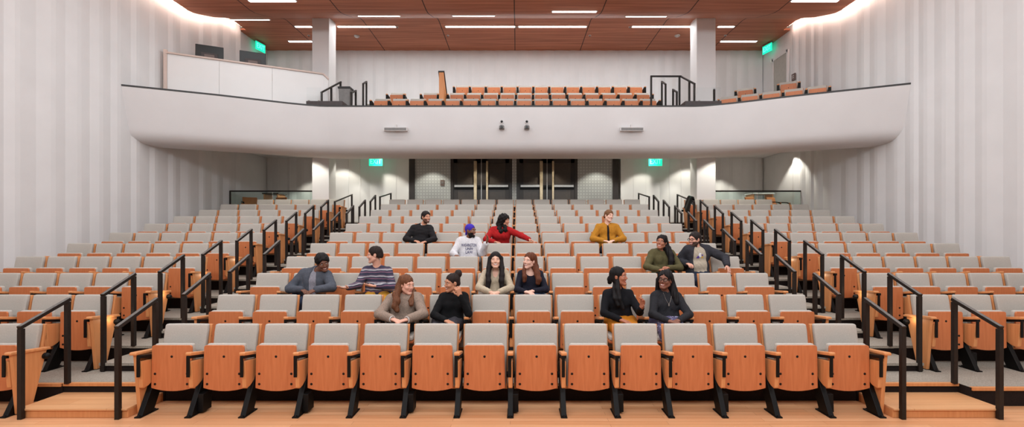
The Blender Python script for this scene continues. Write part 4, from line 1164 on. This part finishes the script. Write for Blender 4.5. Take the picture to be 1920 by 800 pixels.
    for gi, T in enumerate(tops):
        g = T.get('grow', 0.012); G = Field(lo, hi, HC)
        torso(G, g)
        if T.get('sleeves', True):
            for a in arms: arm(G, a, g * 0.85, T.get('upto', 0.97), T.get('cuff', 0.0))
        nk = T.get('neck', 'crew'); up = unit(nh - nb)
        if nk == 'turtle': G.cap(nb, nb + up * (np.linalg.norm(nh - nb) * 0.62), 0.064, 0.058, k=0.02)
        elif nk == 'crew': G.cap(nb - V3(0, 0, 0.01), nb + up * 0.022, 0.066, 0.063, k=0.02)
        elif nk == 'collar':
            for t in range(-6, 7):
                a = t / 6 * 2.35; pc = nb + V3(math.sin(a) * 0.066, math.cos(a) * 0.058, 0.03 - 0.035 * (abs(t) / 6) ** 2)
                G.cap(pc, pc + V3(math.sin(a) * 0.012, math.cos(a) * 0.010, -0.03), 0.011, 0.012, k=0.006)
        elif nk == 'hood':
            G.cap(nb - V3(0, 0, 0.01), nb + up * 0.02, 0.068, 0.066, k=0.02)
            for t in range(-5, 6): a = t / 5 * 2.2; pc = nb + V3(math.sin(a) * 0.085, math.cos(a) * 0.075 + 0.01, 0.02); G.cap(pc, pc + V3(0, 0.02, -0.03), 0.026, 0.024, k=0.02)
        G.ripple(T.get('wrinkle', 0.0028), 42, 7 + gi + row * 3 + seat)
        if nk in ('v', 'scoop'):
            w_, dp = ((0.045, 0.10) if nk == 'v' else (0.075, 0.065))
            G.ell(nb + V3(0, -0.075, 0.0), (w_, 0.085, dp), k=0.01, neg=True)
        G.cap(nb - V3(0, 0, 0.015), nb + up * 0.14, 0.053 if fem else 0.059, 0.053 if fem else 0.061, k=0.012, neg=True)
        if T.get('open'):
            wd = T['open']
            G.ell(chest + V3(0, -0.15, -0.12), (wd, 0.13, 0.42), k=0.012, neg=True)
        if bottom is not None or True:
            G.half(V3(0, 0, T.get('hem', 0.56)), V3(0, 0.0, -1), lo, V3(hi[0], hi[1], 0.64))
        o = link(T['name'], field_mesh(T['name'], G, [T['mat']]), root); garments.append(o)
    if bottom is not None:
        G = Field(lo, hi, HC); G.cap(pel - V3(0.085, 0, 0), pel + V3(0.085, 0, 0), 0.124 * build, k=0.05)
        for L in legs:
            if skirt: G.cap(L[0], L[1] + V3(0, 0.02, 0.0), 0.098, 0.078, k=0.06); G.cap(L[1] + V3(0, 0.02, 0), L[1] + V3(0, 0.02, -0.10), 0.078, 0.07, k=0.05)
            else: leg(G, L, 0.011)
        if skirt: G.cap(pel + V3(0, -0.05, 0), (legs[0][1] + legs[1][1]) / 2, 0.085, 0.07, k=0.06)
        G.ripple(0.002, 38, 3); link(bottom[0], field_mesh(bottom[0], G, [bottom[1]]), root)
    for L in legs:
        a = L[2]; G = Field(a + V3(-0.08, -0.24, -0.12), a + V3(0.08, 0.10, 0.05), HC)
        G.cap(a + V3(0, 0.035, -0.062), a + V3(0, -0.155, -0.072), 0.042, 0.034, k=0.02); G.cap(a + V3(0, 0.01, -0.05), a + V3(0, 0.005, 0.0), 0.045, 0.044, k=0.03)
        G.half(V3(0, 0, 0.002), V3(0, 0, -1), a - 0.3, a + 0.3)
        link('shoe', field_mesh('shoe', G, [M[shoe]]), root)
    # ---- hair
    if hair:
        pts = [H(0, 0, 0)] + [V3(*p) for l in hair.get('locks', []) for p in l[0]]
        l2 = np.minimum.reduce(pts) - 0.2; h2 = np.maximum.reduce(pts) + 0.2
        G = Field(l2, h2, HH); t = hair.get('thick', 0.010)
        G.ell(H(0, 0.022, 0.040), np.array((0.076 + t, 0.092 + t, 0.082 + t)) * hs, R, k=0.01)
        if hair.get('back'): G.ell(H(0, 0.055, -0.02), np.array((0.070 + t, 0.060 + t, hair['back'])) * hs, R, k=0.03)
        fr = hair.get('fringe', 0.058)
        G.ell(H(0, -0.105, -0.065 + fr - 0.058), np.array((0.080 if hair.get('open', True) else 0.066, 0.085, 0.118)) * hs, R, k=0.012, neg=True)
        if hair.get('short', False):
            n_ = R @ V3(0, -0.35, -1); G.half(H(0, 0.02, hair.get('cut', -0.03)), unit(n_), l2, h2)
            for s in (-1, 1): G.ell(H(s * 0.08, 0.010, -0.010), np.array((0.022, 0.026, 0.036)) * hs, R, k=0.006, neg=True)
        for p, r0, r1 in hair.get('locks', []):
            q = [V3(*v) for v in p]
            for i in range(len(q) - 1):
                f0 = i / (len(q) - 1); f1 = (i + 1) / (len(q) - 1)
                G.cap(q[i], q[i + 1], r0 + (r1 - r0) * f0, r0 + (r1 - r0) * f1, k=0.02)
        for c, r in hair.get('balls', []): G.ell(H(*c), np.array((r, r, r)) * hs, k=0.008)
        G.ripple(hair.get('ripple', 0.0022), hair.get('freq', 130), 11, hair.get('stretch', (1, 1, 0.15)))
        link(hair.get('name', 'hair'), field_mesh('hair', G, [hair.get('mat', hm)]), root)
    if glasses:
        mb = MB()
        for s in (-1, 1):
            ring = [(s * 0.032 + 0.024 * math.cos(a), -0.100, 0.002 + 0.019 * math.sin(a)) for a in [2 * PI * i / 16 for i in range(16)]]
            for a, b in zip(ring, ring[1:] + ring[:1]): mb.bar(a, b, 0.0045, 0.0045, M['glasses'], up=(0, 1, 0))
            mb.bar((s * 0.056, -0.100, 0.008), (s * 0.080, 0.01, 0.008), 0.004, 0.005, M['glasses'])
        mb.bar((-0.009, -0.101, 0.006), (0.009, -0.101, 0.006), 0.004, 0.004, M['glasses'])
        o = mb.build('glasses', root, hc); o.rotation_euler = Matrix(R.tolist()).to_euler(); o.scale = (hs, hs, hs)
    info = dict(root=root, H=H, R=R, arms=arms, mid=mid, nb=nb, nh=nh, chest=chest, garments=garments)
    if extra: extra(info)
    return info

from mathutils.bvhtree import BVHTree
def drape(me, garment, off=0.003):
    """lay a flat emblem (x, z) onto the front of a garment"""
    g = garment.data; bv = BVHTree.FromPolygons([v.co.copy() for v in g.vertices], [list(p.vertices) for p in g.polygons])
    last = -0.3
    for v in me.vertices:
        hit = bv.ray_cast(Vector((v.co.x, -1.2, v.co.z)), Vector((0, 1, 0)))
        if hit[0] is not None: last = hit[0].y
        v.co.y = last - off + v.co.y
    me.update()
def emblem(info, polys, name, gi=-1):
    mb = MB()
    for pts, m in polys:
        n = len(pts); cx = sum(p[0] for p in pts) / n; cz = sum(p[1] for p in pts) / n
        mb.add([(cx, 0, cz)] + [(p[0], 0, p[1]) for p in pts], [(0, 1 + i, 1 + (i + 1) % n) for i in range(n)], m)
    me = mb.mesh(name, fix=False); drape(me, info['garments'][gi]); link(name, me, info['root'])
def print_text(info, lines, m, gi=-1):
    g = info['garments'][gi]
    for txt, x, z, w, h in lines:
        cu = bpy.data.curves.new('t', 'FONT'); cu.body = txt; cu.size = h * 1.4; cu.align_x = 'CENTER'; cu.align_y = 'CENTER'; cu.extrude = 0.0; cu.offset = 0.001
        o = bpy.data.objects.new('t', cu); COL.objects.link(o); bpy.context.view_layer.update()
        me = bpy.data.meshes.new_from_object(o.evaluated_get(bpy.context.evaluated_depsgraph_get())); bpy.data.objects.remove(o)
        import bmesh
        bm = bmesh.new(); bm.from_mesh(me); bmesh.ops.triangulate(bm, faces=bm.faces); bmesh.ops.subdivide_edges(bm, edges=bm.edges, cuts=1); bm.to_mesh(me); bm.free()
        xs = [v.co.x for v in me.vertices]; s = w / (max(xs) - min(xs))
        for v in me.vertices: v.co = Vector((v.co.x * s + x, 0, v.co.y + z))
        me.materials.clear(); me.materials.append(m); drape(me, g, 0.004); link('chest_print', me, info['root'])
def band(info, a, b, ra, rb, m, name):
    mb = MB(); mb.cyl(a, b, ra, rb, m, 20); mb.build(name, info['root'])

C = cloth
DARK_JEANS = C('dark_jeans', (44, 52, 70)); BLACK_TR = C('black_trousers', (40, 40, 44)); BLUE_JEANS = C('blue_jeans', (74, 98, 132))

# A: grey denim shirt, second seat of the third row
def xa(i):
    a = i['arms'][1]; band(i, Vector(a[2] - unit(a[2] - a[1]) * 0.012), Vector(a[2] + unit(a[2] - a[1]) * 0.008), 0.040, 0.038, C('orange_band', (222, 128, 70)), 'bracelet')
person('denim', 3, 2, dict(head=(0.335, -0.36, 1.085), sL=(-0.03, -0.23, 0.955), sR=(0.41, -0.29, 0.925), eL=(-0.15, -0.27, 0.705), eR=(0.52, -0.42, 0.745), hL=(0.30, -0.60, 0.715), hR=(0.36, -0.62, 0.735)),
       (36, 16, -14), (120, 78, 60), (26, 22, 22), 'person in grey denim shirt with short black hair leaning aside, third row by aisle', build=1.06,
       tops=[dict(name='undershirt', mat=C('grey_tee', (148, 146, 156)), grow=0.010, sleeves=False), dict(name='denim_shirt', mat=C('grey_denim', (84, 88, 98)), grow=0.020, neck='collar', open=0.055, upto=0.97)],
       bottom=('jeans', DARK_JEANS), hair=dict(thick=0.024, short=True, cut=-0.012, fringe=0.075, ripple=0.004, freq=90, stretch=(1, 1, 1)), hands=dict(L=dict(d=(0.8, -0.5, -0.25), curl=30), R=dict(d=(-0.8, -0.4, -0.35), n=(0, 0.5, -1), curl=34)), extra=xa)
# B: striped sweater
person('stripes', 3, 4, dict(head=(-0.085, -0.2, 1.19), sL=(-0.25, -0.19, 0.985), sR=(0.145, -0.16, 0.975), eL=(-0.26, -0.3, 0.765), eR=(0.215, -0.3, 0.725), hL=(-0.33, -0.55, 0.755), hR=(-0.06, -0.56, 0.775)),
       (-76, 4, 0), (222, 168, 146), (44, 32, 28), 'person in striped sweater with short dark hair, palms turned up, facing the denim shirt', build=1.03,
       tops=[dict(name='sweater', mat=striped_knit(), grow=0.014)], bottom=('trousers', C('mustard_trousers', (206, 150, 56))),
       hair=dict(thick=0.013, short=True, cut=-0.03, fringe=0.072, back=0.06), hands=dict(L=dict(d=(-0.55, -0.8, 0.05), n=(0, 0.2, 1), curl=16, thumb=-1), R=dict(d=(-0.75, -0.6, 0.1), n=(0, 0.2, 1), curl=16, thumb=1)))
# C: taupe sweater
def xc(i):
    for a in i['arms']:
        d = unit(a[2] - a[1]); band(i, Vector(a[2] - d * 0.035), Vector(a[2] + d * 0.012), 0.041, 0.043, C('white_cuff', (226, 224, 222)), 'shirt_cuff')
person('taupe', 2, 5, dict(head=(0.058, -0.22, 1.06), sL=(-0.185, -0.2, 0.895), sR=(0.225, -0.2, 0.915), eL=(-0.235, -0.28, 0.715), eR=(0.30, -0.28, 0.715), hL=(0.0, -0.52, 0.675), hR=(0.115, -0.52, 0.672)),
       (54, 6, 2), (228, 172, 150), (122, 76, 50), 'person in fuzzy taupe sweater with long wavy auburn hair, hands clasped, second row', fem=True,
       tops=[dict(name='sweater', mat=C('taupe_knit', (160, 140, 126), 0.2, 90, 0.5), grow=0.026, wrinkle=0.003, upto=0.88, cuff=0.004)], bottom=('trousers', BLACK_TR), smile=0, shoe='sole',
       hair=dict(thick=0.010, back=0.10, fringe=0.066, balls=[((0, 0.115, 0.055), 0.034)], ripple=0.004, freq=90,
                 locks=[([(0.0, -0.20, 1.12), (-0.035, -0.24, 1.02), (-0.055, -0.31, 0.94), (-0.03, -0.375, 0.87), (-0.05, -0.405, 0.81), (-0.02, -0.41, 0.76)], 0.055, 0.03), ([(0.02, -0.14, 1.1), (-0.02, -0.14, 0.97)], 0.06, 0.05), ([(0.10, -0.15, 1.05), (0.128, -0.175, 0.97), (0.142, -0.25, 0.91), (0.135, -0.33, 0.865), (0.145, -0.365, 0.825)], 0.034, 0.026)]),
       hands=dict(L=dict(d=(0.8, -0.5, -0.15), curl=28), R=dict(d=(-0.8, -0.5, -0.15), curl=28)), extra=xc)
# D: black turtleneck, bun
person('turtleneck', 2, 6, dict(head=(0.075, -0.22, 1.085), sL=(-0.075, -0.22, 0.925), sR=(0.265, -0.18, 0.935), eL=(-0.12, -0.28, 0.705), eR=(0.305, -0.35, 0.715), hL=(0.09, -0.52, 0.655), hR=(0.185, -0.40, 0.985)),
       (-55, 4, 4), (196, 138, 108), (46, 34, 32), 'person in black turtleneck with hair in a high bun and one raised fist, second row', fem=True, head_s=0.97,
       tops=[dict(name='turtleneck', mat=C('black_rib', (24, 24, 26), 0.2), grow=0.009, neck='turtle', upto=0.98)], bottom=('trousers', C('charcoal_trousers', (70, 68, 74))),
       hair=dict(thick=0.006, fringe=0.070, back=0.05, balls=[((0.0, 0.10, 0.108), 0.054)], ripple=0.0025), hands=dict(L=dict(curl=25), R=dict(d=(-0.25, -0.1, 0.95), n=(-0.6, 0.7, 0.1), curl=80, thumb=1)))
# E: beige blouse, very long black hair
person('blouse', 3, 7, dict(head=(0.033, -0.24, 1.115), sL=(-0.145, -0.18, 0.945), sR=(0.21, -0.18, 0.945), eL=(-0.20, -0.26, 0.725), eR=(0.262, -0.26, 0.725), hL=(0.0, -0.54, 0.675), hR=(0.065, -0.54, 0.675)),
       (2, -6, 0), (232, 182, 158), (34, 26, 26), 'person laughing in beige blouse with very long straight black hair, third row middle', fem=True,
       tops=[dict(name='blouse', mat=C('beige_blouse', (196, 180, 156)), grow=0.014, neck='v', wrinkle=0.003)], bottom=('trousers', C('pale_trousers', (206, 200, 192))), smile=2,
       hair=dict(thick=0.010, back=0.12, fringe=0.066, open=False, ripple=0.002,
                 locks=[([(-0.045, -0.215, 1.14), (-0.062, -0.27, 1.0), (-0.068, -0.335, 0.90), (-0.06, -0.37, 0.82), (-0.075, -0.375, 0.73)], 0.036, 0.038), ([(0.112, -0.215, 1.14), (0.128, -0.27, 1.0), (0.132, -0.335, 0.90), (0.125, -0.37, 0.82), (0.135, -0.375, 0.72)], 0.036, 0.038), ([(0.033, -0.13, 1.1), (0.033, -0.10, 0.9)], 0.08, 0.08)]),
       hands=dict(L=dict(d=(0.75, -0.6, -0.1), curl=26), R=dict(d=(-0.75, -0.6, -0.1), curl=26)))
# F: navy top, auburn hair
person('navy', 3, 8, dict(head=(-0.028, -0.22, 1.105), sL=(-0.18, -0.18, 0.935), sR=(0.16, -0.18, 0.935), eL=(-0.21, -0.26, 0.70), eR=(0.21, -0.26, 0.695), hL=(-0.07, -0.54, 0.69), hR=(-0.015, -0.54, 0.695)),
       (-38, -4, 6), (236, 188, 168), (112, 62, 40), 'person smiling in navy scoop top with long auburn hair, hands clasped, third row', fem=True,
       tops=[dict(name='top', mat=C('navy_top', (34, 34, 46)), grow=0.009, neck='scoop')], bottom=('trousers', BLUE_JEANS), smile=2,
       hair=dict(thick=0.009, back=0.11, fringe=0.070, ripple=0.003, freq=100,
                 locks=[([(0.03, -0.18, 1.13), (0.06, -0.21, 1.01), (0.085, -0.30, 0.92), (0.105, -0.355, 0.84), (0.09, -0.36, 0.79)], 0.056, 0.034), ([(0.0, -0.12, 1.1), (0.01, -0.12, 0.96)], 0.06, 0.06), ([(-0.088, -0.23, 1.07), (-0.108, -0.29, 0.97), (-0.10, -0.35, 0.88), (-0.105, -0.355, 0.82)], 0.026, 0.028)]),
       hands=dict(L=dict(d=(0.75, -0.6, -0.1), curl=30), R=dict(d=(-0.75, -0.6, -0.1), curl=30)))
# G: black sweater over a white collar
def xg(i): band(i, Vector(i['nb'] + V3(0, 0, 0.005)), Vector(i['nb'] + unit(i['nh'] - i['nb']) * 0.045), 0.068, 0.062, C('white_collar', (226, 224, 224)), 'shirt_collar')
person('crewneck', 6, 4, dict(head=(0.150, -0.22, 1.225), sL=(-0.15, -0.18, 1.03), sR=(0.262, -0.2, 1.02), eL=(-0.25, -0.28, 0.775), eR=(0.345, -0.28, 0.775), hL=(0.05, -0.54, 0.725), hR=(0.19, -0.54, 0.72)),
       (42, 2, 0), (206, 148, 120), (38, 30, 28), 'person in black sweater over white collar with short dark hair and beard, sixth row', build=1.06, beard=0.5,
       tops=[dict(name='sweater', mat=C('black_sweater', (40, 38, 40), 0.2), grow=0.016)], bottom=('trousers', BLACK_TR), hair=dict(thick=0.013, short=True, cut=-0.03, fringe=0.078, back=0.05), extra=xg)
# H: white hoodie, purple head wrap
def xh(i):
    a = i['arms'][1]; d = unit(a[2] - a[1]); band(i, Vector(a[2] - d * 0.004), Vector(a[2] + d * 0.018), 0.037, 0.035, M['screen'], 'wristband')
    pur = C('hoodie_print', (66, 62, 104), 0.05)
    print_text(i, [('WASHINGTON', 0.02, 0.875, 0.28, 0.058), ('UNIV', 0.025, 0.808, 0.14, 0.046), ('LAW', 0.025, 0.746, 0.13, 0.054)], pur)
WRAP = C('purple_wrap', (70, 52, 176), 0.1)
person('hoodie', 5, 6, dict(head=(0.045, -0.22, 1.145), sL=(-0.19, -0.2, 0.985), sR=(0.205, -0.18, 0.975), eL=(-0.265, -0.28, 0.725), eR=(0.265, -0.32, 0.72), hL=(-0.17, -0.52, 0.70), hR=(0.365, -0.46, 0.945)),
       (58, 0, 0), (128, 84, 62), (26, 22, 22), 'person in white printed hoodie with purple head wrap and dark beard, fifth row', build=1.08, beard=0.95,
       tops=[dict(name='hoodie', mat=C('white_hoodie', (222, 220, 224)), grow=0.022, neck='hood', wrinkle=0.003)], bottom=('trousers', BLUE_JEANS), shoe='sole',
       hair=dict(name='head_wrap', mat=WRAP, thick=0.010, short=True, cut=-0.015, fringe=0.070, ripple=0.0008, freq=40, balls=[((0, 0.105, -0.045), 0.024), ((0, 0.11, -0.075), 0.018)]),
       hands=dict(R=dict(d=(0.3, -0.3, 0.9), n=(-0.8, -0.3, 0), curl=22, thumb=1)), extra=xh)
# I: red sweater, arm laid along the seats in front
person('red', 6, 7, dict(head=(0.095, -0.34, 1.15), sL=(-0.18, -0.31, 0.985), sR=(0.235, -0.36, 0.975), eL=(-0.275, -0.38, 0.765), eR=(0.44, -0.55, 0.845), hL=(-0.06, -0.60, 0.715), hR=(0.665, -0.84, 0.735)),
       (66, 2, 0), (200, 140, 114), (30, 24, 24), 'person in red sweater with curly black hair, one arm stretched along the seat in front', fem=True, build=1.1,
       tops=[dict(name='sweater', mat=C('red_sweater', (176, 34, 36), 0.15), grow=0.018)], bottom=('trousers', BLACK_TR),
       hair=dict(thick=0.030, back=0.14, fringe=0.064, ripple=0.006, freq=75, stretch=(1, 1, 1),
                 locks=[([(0.05, -0.29, 1.19), (0.0, -0.30, 1.08), (0.0, -0.35, 0.98), (0.03, -0.40, 0.92)], 0.085, 0.06), ([(0.06, -0.22, 1.15), (0.06, -0.22, 1.0)], 0.09, 0.08), ([(0.10, -0.40, 1.03), (0.12, -0.44, 0.95)], 0.045, 0.04)]),
       hands=dict(L=dict(d=(0.7, -0.6, -0.1), curl=28), R=dict(d=(0.7, -0.5, -0.3), n=(0, -0.3, -1), curl=26)))
# J: mustard jacket
MUST = C('mustard_jacket', (190, 130, 44), 0.15)
person('mustard', 6, 11, dict(head=(0.02, -0.2, 1.25), sL=(-0.235, -0.18, 1.045), sR=(0.21, -0.18, 1.045), eL=(-0.33, -0.26, 0.78), eR=(0.29, -0.26, 0.78), hL=(-0.10, -0.54, 0.73), hR=(-0.02, -0.54, 0.73)),
       (24, 0, 10), (236, 190, 168), (140, 96, 62), 'person in mustard jacket over black tee with light brown hair and tilted head, sixth row', build=1.06,
       tops=[dict(name='tee', mat=C('black_tee', (34, 32, 36)), grow=0.008, sleeves=False), dict(name='jacket', mat=MUST, grow=0.022, neck='collar', open=0.022, wrinkle=0.0035)], bottom=('jeans', DARK_JEANS),
       hair=dict(thick=0.015, short=True, cut=-0.03, fringe=0.070, back=0.05, ripple=0.004), hands=dict(L=dict(d=(0.75, -0.6, -0.1), curl=30), R=dict(d=(-0.75, -0.6, -0.1), curl=30)))
# K: olive shirt, long black braids
person('olive', 4, 12, dict(head=(-0.035, -0.24, 1.155), sL=(-0.21, -0.2, 1.0), sR=(0.185, -0.18, 0.985), eL=(-0.31, -0.28, 0.755), eR=(0.235, -0.26, 0.74), hL=(-0.14, -0.53, 0.715), hR=(-0.03, -0.48, 0.745)),
       (-34, -8, 8), (176, 116, 90), (24, 20, 22), 'person in olive shirt with long black braids looking up, fourth row beside the dark jacket', fem=True, build=1.04,
       tops=[dict(name='shirt', mat=C('olive_shirt', (94, 88, 60)), grow=0.018, neck='collar', wrinkle=0.003)], bottom=('trousers', BLACK_TR),
       hair=dict(thick=0.012, back=0.12, fringe=0.070, ripple=0.005, freq=80,
                 locks=[([(0.02, -0.18, 1.19), (0.065, -0.23, 1.05), (0.09, -0.33, 0.94), (0.085, -0.38, 0.85), (0.07, -0.385, 0.77)], 0.062, 0.044), ([(0.0, -0.12, 1.1), (0.02, -0.11, 0.95)], 0.07, 0.06)]),
       hands=dict(L=dict(d=(0.6, -0.7, -0.1), curl=28), R=dict(d=(-0.5, -0.6, 0.1), n=(0, 0.4, -1), curl=30)))
# L: dark jacket over a beige tee with a purple and gold emblem
def xl(i):
    pu = C('emblem_purple', (92, 70, 150), 0.05); go = C('emblem_gold', (222, 176, 60), 0.05); wh = C('emblem_white', (226, 226, 232), 0.05)
    x, z = 0.03, 0.935
    emblem(i, [([(x - 0.07, z - 0.045), (x - 0.015, z - 0.045), (x - 0.012, z - 0.005), (x - 0.035, z + 0.0)], pu), ([(x - 0.03, z + 0.002), (x - 0.008, z - 0.03), (x + 0.02, z - 0.02), (x + 0.022, z + 0.04), (x - 0.01, z + 0.045)], wh),
               ([(x + 0.026, z - 0.045), (x + 0.05, z - 0.042), (x + 0.052, z - 0.012), (x + 0.028, z - 0.015)], go), ([(x + 0.026, z - 0.008), (x + 0.05, z - 0.006), (x + 0.05, z + 0.02), (x + 0.03, z + 0.02)], pu)], 'chest_print', 0)
person('jacket', 4, 13, dict(head=(-0.03, -0.2, 1.20), sL=(-0.195, -0.2, 1.055), sR=(0.255, -0.15, 1.055), eL=(-0.265, -0.14, 0.83), eR=(0.44, -0.26, 0.895), hL=(-0.20, -0.44, 0.80), hR=(0.365, -0.50, 0.775)),
       (-60, 2, 0), (224, 168, 146), (44, 34, 32), 'person in open dark jacket over beige tee with purple emblem, glasses and beard, fourth row', build=1.1, beard=0.75, glasses=True,
       tops=[dict(name='tee', mat=C('beige_tee', (188, 176, 158)), grow=0.012, sleeves=False, wrinkle=0.003), dict(name='jacket', mat=C('dark_denim', (56, 56, 62)), grow=0.024, neck='collar', open=0.115, wrinkle=0.0035)], bottom=('jeans', DARK_JEANS),
       hair=dict(thick=0.015, short=True, cut=-0.035, fringe=0.078, back=0.07), hands=dict(R=dict(d=(0.1, -0.55, -0.8), n=(-0.5, 0.6, -0.4), curl=25)), extra=xl)
# M: black top, mustard skirt
person('braids', 2, 10, dict(head=(-0.025, -0.22, 1.165), sL=(-0.215, -0.2, 0.965), sR=(0.145, -0.2, 0.965), eL=(-0.245, -0.28, 0.725), eR=(0.20, -0.30, 0.735), hL=(-0.04, -0.54, 0.66), hR=(0.155, -0.55, 0.84)),
       (60, -4, 0), (176, 112, 86), (24, 20, 22), 'person in black top and mustard skirt with black braids, one hand raised, second row', fem=True,
       tops=[dict(name='top', mat=C('black_top', (26, 26, 30), 0.2), grow=0.009, neck='turtle', hem=0.62)], bottom=('skirt', C('mustard_skirt', (206, 128, 36))), skirt=True, shoe='sole',
       hair=dict(thick=0.010, fringe=0.072, back=0.06, balls=[((0.0, 0.118, -0.035), 0.042), ((0.02, 0.135, -0.07), 0.03)], ripple=0.003, freq=110,
                 locks=[([(-0.055, -0.25, 1.14), (-0.06, -0.31, 1.02), (-0.05, -0.375, 0.90), (-0.01, -0.385, 0.78)], 0.034, 0.022), ([(-0.05, -0.18, 1.12), (-0.09, -0.26, 1.0), (-0.10, -0.35, 0.90), (-0.07, -0.375, 0.82)], 0.036, 0.022)]),
       hands=dict(L=dict(d=(0.7, -0.6, -0.2), curl=28), R=dict(d=(0.1, -0.4, 0.9), n=(-0.7, -0.4, 0.1), curl=35, thumb=1)))
# N: charcoal top, glasses, lavender skirt
def xn(i):
    c = Vector(i['nb'] + V3(0, -0.06, -0.04)); g = i['garments'][0].data
    bv = BVHTree.FromPolygons([v.co.copy() for v in g.vertices], [list(p.vertices) for p in g.polygons])
    mb = MB(); pts = []
    for t in range(-8, 9):
        u = t / 8; x = i['mid'][0] + u * 0.055; z = i['mid'][2] + 0.02 - 0.13 * (1 - abs(u) ** 1.6)
        h = bv.ray_cast(Vector((x, -1.2, z)), Vector((0, 1, 0))); pts.append(Vector((x, (h[0].y if h[0] else -0.3) - 0.004, z)))
    for a, b in zip(pts, pts[1:]): mb.bar(a, b, 0.0035, 0.0035, M['steel'])
    p = pts[8]; mb.box(p.x - 0.008, p.x + 0.008, p.y - 0.006, p.y, p.z - 0.03, p.z, M['steel']); mb.build('necklace', i['root'])
person('charcoal', 2, 11, dict(head=(0.002, -0.24, 1.125), sL=(-0.15, -0.2, 0.945), sR=(0.20, -0.2, 0.935), eL=(-0.20, -0.28, 0.71), eR=(0.25, -0.28, 0.705), hL=(-0.04, -0.55, 0.655), hR=(0.03, -0.55, 0.655)),
       (-36, -4, 6), (136, 88, 70), (24, 20, 22), 'person in charcoal top with pendant, glasses and long dark twisted hair, second row', fem=True, build=1.04, glasses=True,
       tops=[dict(name='top', mat=C('charcoal_top', (48, 48, 52), 0.2), grow=0.010, neck='turtle', hem=0.60)], bottom=('skirt', floral('lavender', (88, 84, 116), (176, 172, 198))), skirt=True, smile=1,
       hair=dict(thick=0.014, back=0.12, fringe=0.070, ripple=0.006, freq=85,
                 locks=[([(0.05, -0.18, 1.15), (0.095, -0.20, 1.02), (0.115, -0.25, 0.92), (0.125, -0.29, 0.85)], 0.066, 0.045), ([(-0.05, -0.17, 1.12), (-0.065, -0.16, 0.98)], 0.045, 0.042), ([(0.03, -0.12, 1.1), (0.04, -0.11, 0.92)], 0.08, 0.07)]),
       hands=dict(L=dict(d=(0.75, -0.6, -0.1), curl=28), R=dict(d=(-0.75, -0.6, -0.1), curl=28)), extra=xn)
